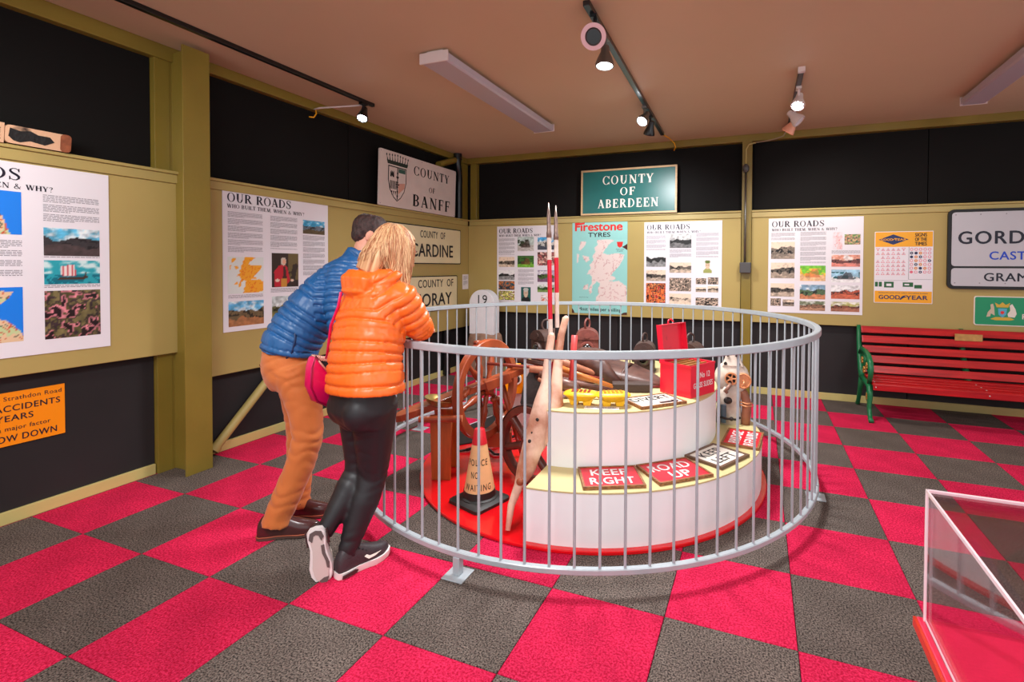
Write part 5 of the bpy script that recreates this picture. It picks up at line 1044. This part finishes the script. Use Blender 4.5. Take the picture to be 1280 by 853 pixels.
def shoe(parent, F, L_, up_m, sole_m, style):
    if style == 'trainer': F = F @ Matrix.Diagonal((1, 1.2, 1, 1))
    """F: x heel to toe, y left, z up; origin under the heel"""
    out = lambda g: [(x*L_, y*L_+0) for x, y in [(0.0, 0), (.015, .075+g), (.07, .115+g), (.2, .12+g), (.36, .105+g), (.52, .125+g), (.68, .155+g), (.82, .145+g), (.93, .10+g), (1.0, .02), (.985, -.05-g), (.92, -.10-g), (.8, -.135-g), (.66, -.145-g), (.5, -.115-g), (.34, -.10-g), (.2, -.115-g), (.07, -.11-g), (.015, -.07-g)]]
    xs = [(0.01, .085, .055, .02), (.06, .105, .085, .03), (.16, .112, .108, .04), (.28, .105, .112, .04), (.40, .100, .098, .0), (.52, .118, .080, .0), (.66, .138, .064, .0), (.80, .128, .054, .0), (.92, .088, .046, .0), (.985, .03, .034, 0)]
    z0 = .018 if style == 'brogue' else .026; rg = []
    for x, w, h, _ in xs:
        hh = h*L_/.29*(1.0 if style == 'brogue' else 1.08); rg.append([(x*L_, w*L_*math.copysign(abs(cos(t))**.8, cos(t)), z0+(hh*max(0, sin(t))**.75 if sin(t) > 0 else -.004)) for t in [2*pi*k/20 for k in range(20)]])
    sh = build('shoe', MB().loft(rg, F), up_m, parent, smooth=True, sub=1, auto=None)
    o = out(.004 if style == 'brogue' else .008); n = len(o)
    if style == 'brogue':
        lo = [(x, y, 0 if x < .3*L_ else .003) for x, y in o]; build('sole', MB().loft([lo, [(x, y, z0) for x, y in o]], F), sole_m, sh, bevel=.002)
        build('welt', MB().tube([(x*1.0, y*1.02, z0+.001) for x, y in o], .0032, 6, closed=True, M_=F), mat('tan_welt', (160, 78, 50), .5), sh, smooth=True)
        for k in range(4): build('lace', MB().tube([(L_*(.36+.05*k), -.022, .118-.012*k), (L_*(.38+.05*k), 0, .128-.013*k), (L_*(.36+.05*k), .022, .118-.012*k)], .0028, 6, M_=F), LACE, sh, smooth=True)
        for s in (-1, 1): build('lace', MB().tube([(L_*.36, 0, .128), (L_*.33, s*.03, .145), (L_*.40, s*.045, .135), (L_*.42, s*.02, .115), (L_*.46, s*.05, .09)], .0026, 6, M_=F), LACE, sh, smooth=True)
    else:
        rise = lambda x: .012*max(0, (x/L_-.7)/.3)**2
        build('sole', MB().loft([[(x*.995, y*.92, rise(x)) for x, y in o], [(x, y, .010+rise(x)) for x, y in o], [(x, y*1.03, .030+rise(x)*1.2) for x, y in o]], F), sole_m, sh, smooth=True, auto=45)
        build('outsole', MB().prism([(x*.9+.012, y*.66) for x, y in o], .0, F, -.003), mat('outsole_pink_grey', (206, 192, 186), .5), sh)
        gp = mat('grip_grey', (96, 84, 82), .6)
        build('grip_pad', MB().prism([(.03*L_, 0), (.06*L_, .075*L_), (.16*L_, .10*L_), (.22*L_, .06*L_), (.12*L_, .035*L_), (.10*L_, 0), (.12*L_, -.035*L_), (.22*L_, -.06*L_), (.16*L_, -.10*L_), (.06*L_, -.075*L_)], -.001, F, -.006), gp, sh)
        build('grip_pad', MB().prism([(.30*L_, -.085*L_), (.45*L_, -.085*L_), (.62*L_, -.12*L_), (.72*L_, -.11*L_), (.70*L_, -.08*L_), (.58*L_, -.075*L_), (.44*L_, -.045*L_), (.30*L_, -.045*L_)], -.001, F, -.006), gp, sh)
        build('grip_pad', MB().prism([(.86*L_, -.09*L_), (.94*L_, -.06*L_), (.96*L_, .02*L_), (.90*L_, .04*L_), (.86*L_, -.02*L_)], -.001, F, -.006), gp, sh)
        for s in (-1, 1):
            SF = F @ Matrix.Translation((0, 0, 0)); y = s*.128*L_
            build('heel_inlay', MB().loft([[(x*L_, s*(w_+.004), z) for x, w_, z in ((.05, .116*L_, .008), (.30, .112*L_, .008), (.33, .11*L_, .020), (.28, .114*L_, .026), (.06, .118*L_, .022))], [(x*L_, s*(w_+.009), z) for x, w_, z in ((.05, .116*L_, .008), (.30, .112*L_, .008), (.33, .11*L_, .020), (.28, .114*L_, .026), (.06, .118*L_, .022))]], F), mat('sole_brown', (66, 44, 44), .4), sh)
            sw = [(.46, .060), (.52, .046), (.64, .047), (.76, .056), (.64, .056), (.55, .056), (.50, .066)]
            build('side_mark', MB().loft([[(x*L_, s*(.122*L_+(.020 if 0 else .0)-(z-.045)*.35+oo), z) for x, z in sw] for oo in (-.004, .0045)], F), WHT, sh)
        for k in range(4): build('lace', MB().tube([(L_*(.38+.06*k), -.026, .106-.011*k), (L_*(.40+.06*k), 0, .116-.012*k), (L_*(.38+.06*k), .026, .106-.011*k)], .0035, 6, M_=F), BLACK, sh, smooth=True)
    return sh
LACE = mat('brown_lace', (128, 60, 60), .6); SKIN = mat('skin', (226, 160, 134), .5, var=.08, scale=20, bump=.05)
def fr_dir(o, x, z=(0, 0, 1)):
    x = Vector(x).normalized(); z = Vector(z); z = (z-x*z.dot(x)).normalized(); y = z.cross(x); M_ = Matrix((x, y, z)).transposed().to_4x4(); M_.translation = o; return M_

# ---- the man
MF = Vector((.66, .75, 0)).normalized(); MS = Vector((MF.y, -MF.x, 0))       # front, right hand side
man = thing('person', 'man in blue quilted jacket and orange-brown trousers leaning over the railing', 'person', (.48, .45, 0))
sp = [((.447, .462, .955), .190, .140), ((.455, .472, 1.01), .192, .142), ((.482, .505, 1.09), .192, .142), ((.520, .555, 1.18), .200, .140), ((.565, .617, 1.28), .208, .130), ((.605, .672, 1.36), .200, .112), ((.640, .722, 1.415), .150, .092), ((.660, .748, 1.45), .090, .078)]
shR, elR, wrR = V3(.735, .560, 1.375), V3(.775, .475, 1.12), V3(.865, .620, 1.098)
shL, elL, wrL = V3(.500, .790, 1.385), V3(.490, .720, 1.13), V3(.665, .745, 1.100)
mb = body_loft(MB(), sp, MS); limb(mb, [V3(.66, .655, 1.36), shR, elR, wrR], [.10, .090, .064, .048]); limb(mb, [V3(.56, .73, 1.36), shL, elL, wrL], [.10, .086, .062, .048])
mb.tube([V3(.655, .74, 1.45), V3(.668, .762, 1.515)], [.085, .074], 24)
vs, ns, fs = remesh(mb, .0062, 8)
vs = quilt(vs, ns, [([p[0] for p in sp], [p[2] for p in sp], 0), ([shR, elR, wrR], [.10, .075, .055], .02), ([shL, elL, wrL], [.10, .075, .055], .02)], .039, .0085, .012, 1)
BLUE = mat('blue_quilted_nylon', (28, 92, 150), .38, var=.12, scale=6, bump=.12, bscale=55, spec=.6)
jk = build('jacket', from_np(vs, fs), BLUE, man, smooth=True)
hem_ = ell((.449, .464, .957), MS, (MF.x*.98, MF.y*.98, -.18), .184, .136, 40); 
build('pocket_seam', MB().tube([V3(.60, .37, 1.13), V3(.615, .36, 1.05), V3(.60, .35, .98), V3(.56, .345, .945)], .006, 6), mat('blue_dark_seam', (14, 48, 92), .4), jk, smooth=True)
hR, kR, aR = V3(.545, .405, .90), V3(.640, .440, .53), V3(.492, .352, .105); hL, kL, aL = V3(.375, .535, .90), V3(.375, .60, .50), V3(.395, .555, .095)
mb = body_loft(MB(), [((.450, .465, 1.02), .150, .110), ((.448, .460, .96), .168, .125), ((.448, .456, .90), .172, .130), ((.452, .462, .84), .165, .125), ((.455, .468, .78), .140, .10)], MS); limb(mb, [hR, kR, aR], [.098, .074, .066]); limb(mb, [hL, kL, aL], [.098, .072, .064])
mb.tube([aR, aR+V3(-.006, -.004, -.035)], [.069, .073], 20); mb.tube([aL, aL+V3(-.004, -.004, -.035)], [.070, .074], 20)
vs, ns, fs = remesh(mb, .009, 8)
vs = folds(vs, ns, [(kR, .11, (.5, .2, 1), 0), (kL, .11, (-.3, 0, 1), 2), ((.50, .36, .22), .10, (.2, 0, 1), 1), ((.50, .45, .80), .12, (.6, -.2, 1), 3), (hR, .12, (-.6, .3, 1), 5), ((.40, .54, .2), .1, (0, .2, 1), 4)], .0085, 46, 2)
TR = mat('orange_brown_chino', (206, 112, 48), .7, var=.08, scale=4, bump=.2, bscale=120, sheen=.2)
tr_ = build('trousers', from_np(vs, fs), TR, man, smooth=True)
build('pocket_slit', MB().tube([V3(.375, .345, .905), V3(.42, .325, .895), V3(.455, .318, .885)], .003, 6), mat('pocket_dark', (90, 40, 16), .8), tr_)
mb = MB(); HFm = head_mb(mb, V3(.690, .815, 1.612), (.72, .62, -.45), (.25, .2, 1), 1.05)
mb.tube([V3(.640, .740, 1.42), V3(.668, .785, 1.52), V3(.683, .805, 1.59)], [.068, .062, .064], 20)
body_loft(mb, [((.455, .470, .86), .13, .10), ((.48, .50, 1.06), .13, .10), ((.56, .61, 1.28), .15, .10), ((.63, .71, 1.42), .10, .08)], MS)
limb(mb, [V3(.60, .68, 1.38), shR, elR, wrR], [.07, .055, .040, .026], 14); limb(mb, [V3(.60, .68, 1.38), shL, elL, wrL], [.07, .055, .040, .026], 14)
limb(mb, [hR, kR, aR, aR-V3(0, 0, .05)], [.08, .055, .038, .036], 14); limb(mb, [hL, kL, aL, aL-V3(0, 0, .05)], [.08, .055, .038, .036], 14)
hand(mb, wrR, (wrR-elR)*.3+V3(.02, .05, -.02), (0, 0, 1), (-.8, .6, 0), .85); hand(mb, wrL, (wrL-elL)*.3+V3(.05, .02, -.02), (0, 0, 1), (.6, -.8, 0), .75)
vs, ns, fs = remesh(mb, .0055, 3)
bd = build('body', from_np(vs, fs), SKIN, man, smooth=True); add_eyes(bd, HFm)
HB = mat('dark_brown_hair', (74, 46, 42), .6, rgb2=(30, 18, 18), scale=50, bump=.8, bscale=160)
rg = MB(); rg.ball((0, -.016, .036), (.083, .101, .088), 30, 20, HFm); rg.ball((0, -.045, -.005), (.068, .058, .066), 24, 16, HFm)
vs, ns, fs = remesh(rg, .005, 4); inv = HFm.inverted(); loc = np.array([tuple(inv @ Vector(v)) for v in vs.tolist()])
nz = np.array([noise.noise(Vector((v[0]*90, v[1]*90, v[2]*30))) for v in vs.tolist()])
crown = np.exp(-((loc[:, 0]**2+(loc[:, 1]+.045)**2+(loc[:, 2]-.115)**2)/(2*.020**2)))
face = (loc[:, 1] > .052-.25*np.clip(loc[:, 2]-.07, 0, 1))*1.0; ear = ((np.abs(loc[:, 0]) > .05) & (loc[:, 1] > .02) & (loc[:, 2] < .03))*1.0
vs = vs+ns*(nz*.004-.016*np.clip(crown, 0, 1)-.03*np.maximum(face, ear))[:, None]
build('hair', from_np(vs, fs), HB, man, smooth=True)
SHB = mat('oxblood_leather', (74, 38, 38), .22, coat=.4, var=.15, scale=8); SOB = mat('brown_sole', (88, 62, 54), .6)
shoe(man, fr_dir((.405, .300, .0), (.265, .175, 0)), .315, SHB, SOB, 'brogue'); shoe(man, fr_dir((.310, .500, .0), (.26, .135, 0)), .30, SHB, SOB, 'brogue')

# ---- the woman
WF = Vector((.34, .94, 0)).normalized(); WS_ = Vector((WF.y, -WF.x, 0))
wom = thing('person', 'woman in orange quilted jacket and black leggings leaning on the railing', 'person', (1.07, .30, 0))
sp = [((1.112, .318, .835), .222, .150), ((1.108, .322, .90), .214, .150), ((1.100, .335, .99), .202, .145), ((1.096, .360, 1.10), .202, .142), ((1.092, .388, 1.20), .200, .138), ((1.100, .412, 1.28), .198, .125), ((1.108, .432, 1.34), .165, .10), ((1.112, .445, 1.385), .095, .085)]
shR, elR, wrR = V3(1.262, .385, 1.290), V3(1.295, .495, 1.115), V3(1.185, .650, 1.125); shL, elL, wrL = V3(.945, .480, 1.29), V3(.905, .575, 1.115), V3(1.075, .690, 1.12)
mb = body_loft(MB(), sp, WS_); limb(mb, [V3(1.17, .41, 1.27), shR, elR, wrR], [.085, .084, .066, .045]); limb(mb, [V3(1.03, .46, 1.27), shL, elL, wrL], [.085, .080, .064, .045])
# hood: roll round the neck and the bag behind
hc = V3(1.105, .425, 1.375); mb.tube([hc+WS_*.115*cos(a)+WF*.095*sin(a)+V3(0, 0, .015*sin(a)-.005) for a in [2*pi*k/20 for k in range(20)]], [.048-.010*sin(2*pi*k/20) for k in range(20)], 14, closed=True)
body_loft(mb, [(hc-WF*.10+V3(0, 0, .035), .075, .04), (hc-WF*.115+V3(0, 0, .0), .125, .052), (hc-WF*.115+V3(0, 0, -.05), .115, .05), (hc-WF*.09+V3(0, 0, -.10), .06, .03)], WS_)
vs, ns, fs = remesh(mb, .0062, 8)
vs = quilt(vs, ns, [([p[0] for p in sp], [p[2] for p in sp], .0), ([shR, elR, wrR], [.10, .075, .055], .02), ([shL, elL, wrL], [.10, .075, .055], .02)], .046, .0082, .010, 7)
OR = mat('orange_quilted_nylon', (255, 112, 30), .40, var=.08, scale=6, bump=.12, bscale=55, spec=.6)
wj = build('jacket', from_np(vs, fs), OR, wom, smooth=True); bvh = BVHTree.FromPolygons([Vector(v) for v in vs.tolist()], fs)
def on_back(a, z, off=.006):
    o = V3(1.09, .35, z)+WS_*a-WF*.6; h = bvh.ray_cast(o, WF)
    return (h[0]-WF*off) if h[0] is not None else o+WF*.45
sm = mat('orange_seam', (226, 84, 14), .4)
hR, kR, aR = V3(1.165, .325, .80), V3(1.100, .385, .42), V3(1.062, .262, .11); hL, kL, aL = V3(1.02, .375, .80), V3(1.02, .385, .43), V3(.990, .225, .235)
mb = body_loft(MB(), [((1.09, .335, .93), .15, .11), ((1.09, .325, .84), .172, .130), ((1.09, .322, .76), .178, .132), ((1.09, .335, .70), .15, .105)], WS_)
for s in (-1, 1): mb.ball(V3(1.09, .30, .765)+WS_*.078*s-WF*.03, (.080, .078, .090), 20, 14)
limb(mb, [hR, hR.lerp(kR, .4), kR, kR.lerp(aR, .35), aR, aR-V3(0, 0, .03)], [.105, .092, .068, .070, .044, .043]); limb(mb, [hL, hL.lerp(kL, .4), kL, kL.lerp(aL, .35), aL, V3(.970, .205, .185)], [.105, .090, .066, .066, .044, .040])
vs, ns, fs = remesh(mb, .008, 8)
vs = folds(vs, ns, [(kR, .055, (0, .1, 1), 0), (kL, .06, (0, .2, 1), 1), ((1.13, .25, .68), .05, (.1, 0, 1), 2), ((1.10, .27, .60), .05, (-.1, 0, 1), 3), (aR, .05, (0, 0, 1), 5)], .009, 62, 5)
LGG = mat('black_leggings', (36, 33, 36), .46, var=.15, scale=5, bump=.1, bscale=90, spec=.5)
build('leggings', from_np(vs, fs), LGG, wom, smooth=True)
mb = MB(); hdc = V3(1.150, .483, 1.508); HFw = head_mb(mb, hdc, (.42, .85, -.45), (.1, .25, 1), .98)
mb.tube([V3(1.11, .44, 1.36), V3(1.122, .468, 1.45), V3(1.13, .482, 1.50)], [.058, .054, .055], 18)
body_loft(mb, [((1.09, .325, .80), .14, .10), ((1.088, .34, .99), .13, .10), ((1.092, .39, 1.20), .14, .10), ((1.11, .44, 1.34), .09, .07)], WS_)
limb(mb, [V3(1.10, .42, 1.29), shR, elR, wrR], [.06, .05, .036, .023], 14); limb(mb, [V3(1.10, .42, 1.29), shL, elL, wrL], [.06, .05, .036, .023], 14)
limb(mb, [hR, kR, aR, aR-V3(0, 0, .06)], [.08, .05, .034, .034], 14); limb(mb, [hL, kL, aL, V3(.972, .205, .19)], [.08, .05, .034, .03], 14)
hand(mb, wrR, (-.6, .7, -.1), (.1, .1, 1), (-.6, -.8, 0), .4, .92); hand(mb, wrL, (.8, .5, -.1), (0, .1, 1), (-.3, .9, 0), .4, .92)
vs, ns, fs = remesh(mb, .0055, 3)
bd = build('body', from_np(vs, fs), SKIN, wom, smooth=True); add_eyes(bd, HFw)
# long blonde hair: a base and many strands
HM = mat('blonde_hair', (220, 160, 110), .42, attr=True, spec=.5)
hair = MB(); hair.ball((0, -.018, .034), (.090, .108, .096), 30, 20, HFw)
body_loft(hair, [(HFw @ Vector((0, -.035, .06)), .085, .07), (HFw @ Vector((0, -.06, 0)), .100, .065), (HFw @ Vector((.005, -.085, -.08)), .095, .050), (hc+V3(0, 0, .03)-WF*.075, .080, .035)], WS_)
body_loft(hair, [(HFw @ Vector((.07, .0, .05)), .03, .05), (HFw @ Vector((.085, .015, -.03)), .032, .055), (hc+WS_*.105+WF*.05+V3(0, 0, .05), .035, .05), (hc+WS_*.135+WF*.03+V3(0, 0, -.06), .032, .035), (hc+WS_*.15+WF*.03+V3(0, 0, -.13), .012, .012)], WS_)
vs, ns, fs = remesh(hair, .006, 4); inv = HFw.inverted(); loc = np.array([tuple(inv @ Vector(v)) for v in vs.tolist()])
face = ((loc[:, 1] > .045) & (loc[:, 2] < .085) & (np.abs(loc[:, 0]) < .065) & (loc[:, 2] > -.12))*1.0; vs = vs-ns*(.030*face)[:, None]
th = np.arctan2(loc[:, 0], -loc[:, 1]+.02); nz = np.array([noise.noise(Vector((t*9, l*2, 3))) for t, l in zip(th.tolist(), loc[:, 2].tolist())]); vs = vs+ns*(nz*.006)[:, None]
def hair_col(q): a, b = np.array(lin((176, 104, 62))), np.array(lin((248, 208, 158))); q = np.clip(q, 0, 1)[..., None]; return a*(1-q)+b*q
H = from_np(vs, fs); cols = hair_col(.40+nz*.9); cl = [np.concatenate([cols, np.ones((len(vs), 1))], 1)]
rng = random.Random(12); bh = BVHTree.FromPolygons([Vector(v) for v in vs.tolist()], fs); part_pt = HFw @ Vector((.015, .0, .128))
for k in range(620):
    a = rng.uniform(-2.6, 2.2); ln = rng.uniform(.20, .27) if a < .6 else rng.uniform(.28, .50); pts = []
    out = (WS_*sin(a)-WF*cos(a))
    n_ = 11; cx_ = HFw @ Vector((0, -.015, .02))
    for i in range(n_):
        f = i/(n_-1); el_ = 1.45-2.3*f*(ln/.3)
        if el_ > -.15: p = cx_+out*.16*cos(el_)+V3(0, 0, .18*sin(el_))
        else: p = pts[-1]+V3(0, 0, -ln/10)+(hc+WS_*.04-pts[-1])*.05
        p = p+V3(rng.uniform(-1, 1), rng.uniform(-1, 1), rng.uniform(-1, 1))*.002
        if el_ > -.15:
            h = bh.ray_cast(p+(p-cx_).normalized()*.1, (cx_-p)); p = (h[0]+(p-cx_).normalized()*rng.uniform(.000, .005)) if h[0] is not None else p
        else:
            h = bh.find_nearest(p); p = h[0]+h[1]*rng.uniform(.001, .008) if h[3] < .05 else p
        pts.append(p)
    k0 = len(H.v); r0 = rng.uniform(.0010, .0022); H.tube(pts, [r0*.6]+[r0]*(n_-3)+[r0*.7, .0005], 4)
    q = rng.uniform(-.1, 1.0); c = hair_col(np.array([q]))[0]; cl.append(np.tile(np.append(c, 1), (len(H.v)-k0, 1)))
H.c = np.concatenate(cl); build('hair', H, HM, wom, smooth=True)
SNK = mat('dark_mesh_trainer', (58, 48, 52), .5, var=.2, scale=25, bump=.4, bscale=120); SNS = mat('white_midsole', (236, 228, 226), .45)
shoe(wom, fr_dir((1.050, .195, .0), (.083, .251, 0)), .270, SNK, SNS, 'trainer')
shoe(wom, fr_dir((.985, .146, .243), (.13, .06, -.97), (-.62, .78, .05)), .262, SNK, SNS, 'trainer')
# shoulder bag
MG = mat('magenta_leather', (222, 16, 92), .3, coat=.2); CH = mat('pale_gold_chain', (226, 176, 160), .3, .6)
bc = V3(.872, .340, .885); bag = thing('shoulder_bag', 'magenta crescent shoulder bag hanging at the woman\'s left hip', 'bag', bc)
F = fr_dir(bc, (.16, .98, .0)); prof = [(-.12, .075), (-.125, .03), (-.11, -.04), (-.06, -.095), (0, -.11), (.06, -.095), (.11, -.045), (.125, .02), (.11, .055), (.05, .02), (0, .005), (-.05, .03)]
FB = F @ Matrix.Rotation(pi/2, 4, 'X') @ Matrix.Rotation(R(-14), 4, 'Z') @ Matrix.Diagonal((1, 1.25, 1, 1))
build('bag_body', MB().prism(prof, .03, FB, -.03), MG, bag, bevel=.012, smooth=True)
build('piping', MB().tube([(x, y, .031) for x, y in prof], .004, 6, closed=True, M_=FB), mat('magenta_dark', (160, 8, 66), .35), bag, smooth=True)
build('zip', MB().tube([(-.10, .058, .032), (-.05, .025, .034), (0, .004, .034), (.05, .016, .034), (.10, .05, .032)], .004, 6, M_=FB), CH, bag, smooth=True)
sp_ = [on_back(-.15, .985, .012), on_back(-.135, 1.06, .01), on_back(-.11, 1.15, .01), on_back(-.08, 1.24, .01), on_back(-.055, 1.31, .008)]
bt = FB @ Vector((-.115, .07, .0)); top = sp_[0]
build('strap', MB().tube(sp_, .009, 8, flat=.5), MG, bag, smooth=True)
n_ = 14; ch = MB()
for i in range(n_):
    p = bt.lerp(top, i/(n_-1)); ch.tube([p+V3(.007*cos(a), .004*sin(a)*(i % 2), .010*sin(a)) for a in [2*pi*k/8 for k in range(8)]], .0028, 5, closed=True)
build('chain', ch, CH, bag, smooth=True, kind='stuff')
p2 = FB @ Vector((.115, .05, 0)); build('strap', MB().tube([p2, V3(.90, .50, 1.02), V3(.92, .58, 1.2), V3(1.0, .57, 1.33)], .008, 8, flat=.5), MG, bag, smooth=True)
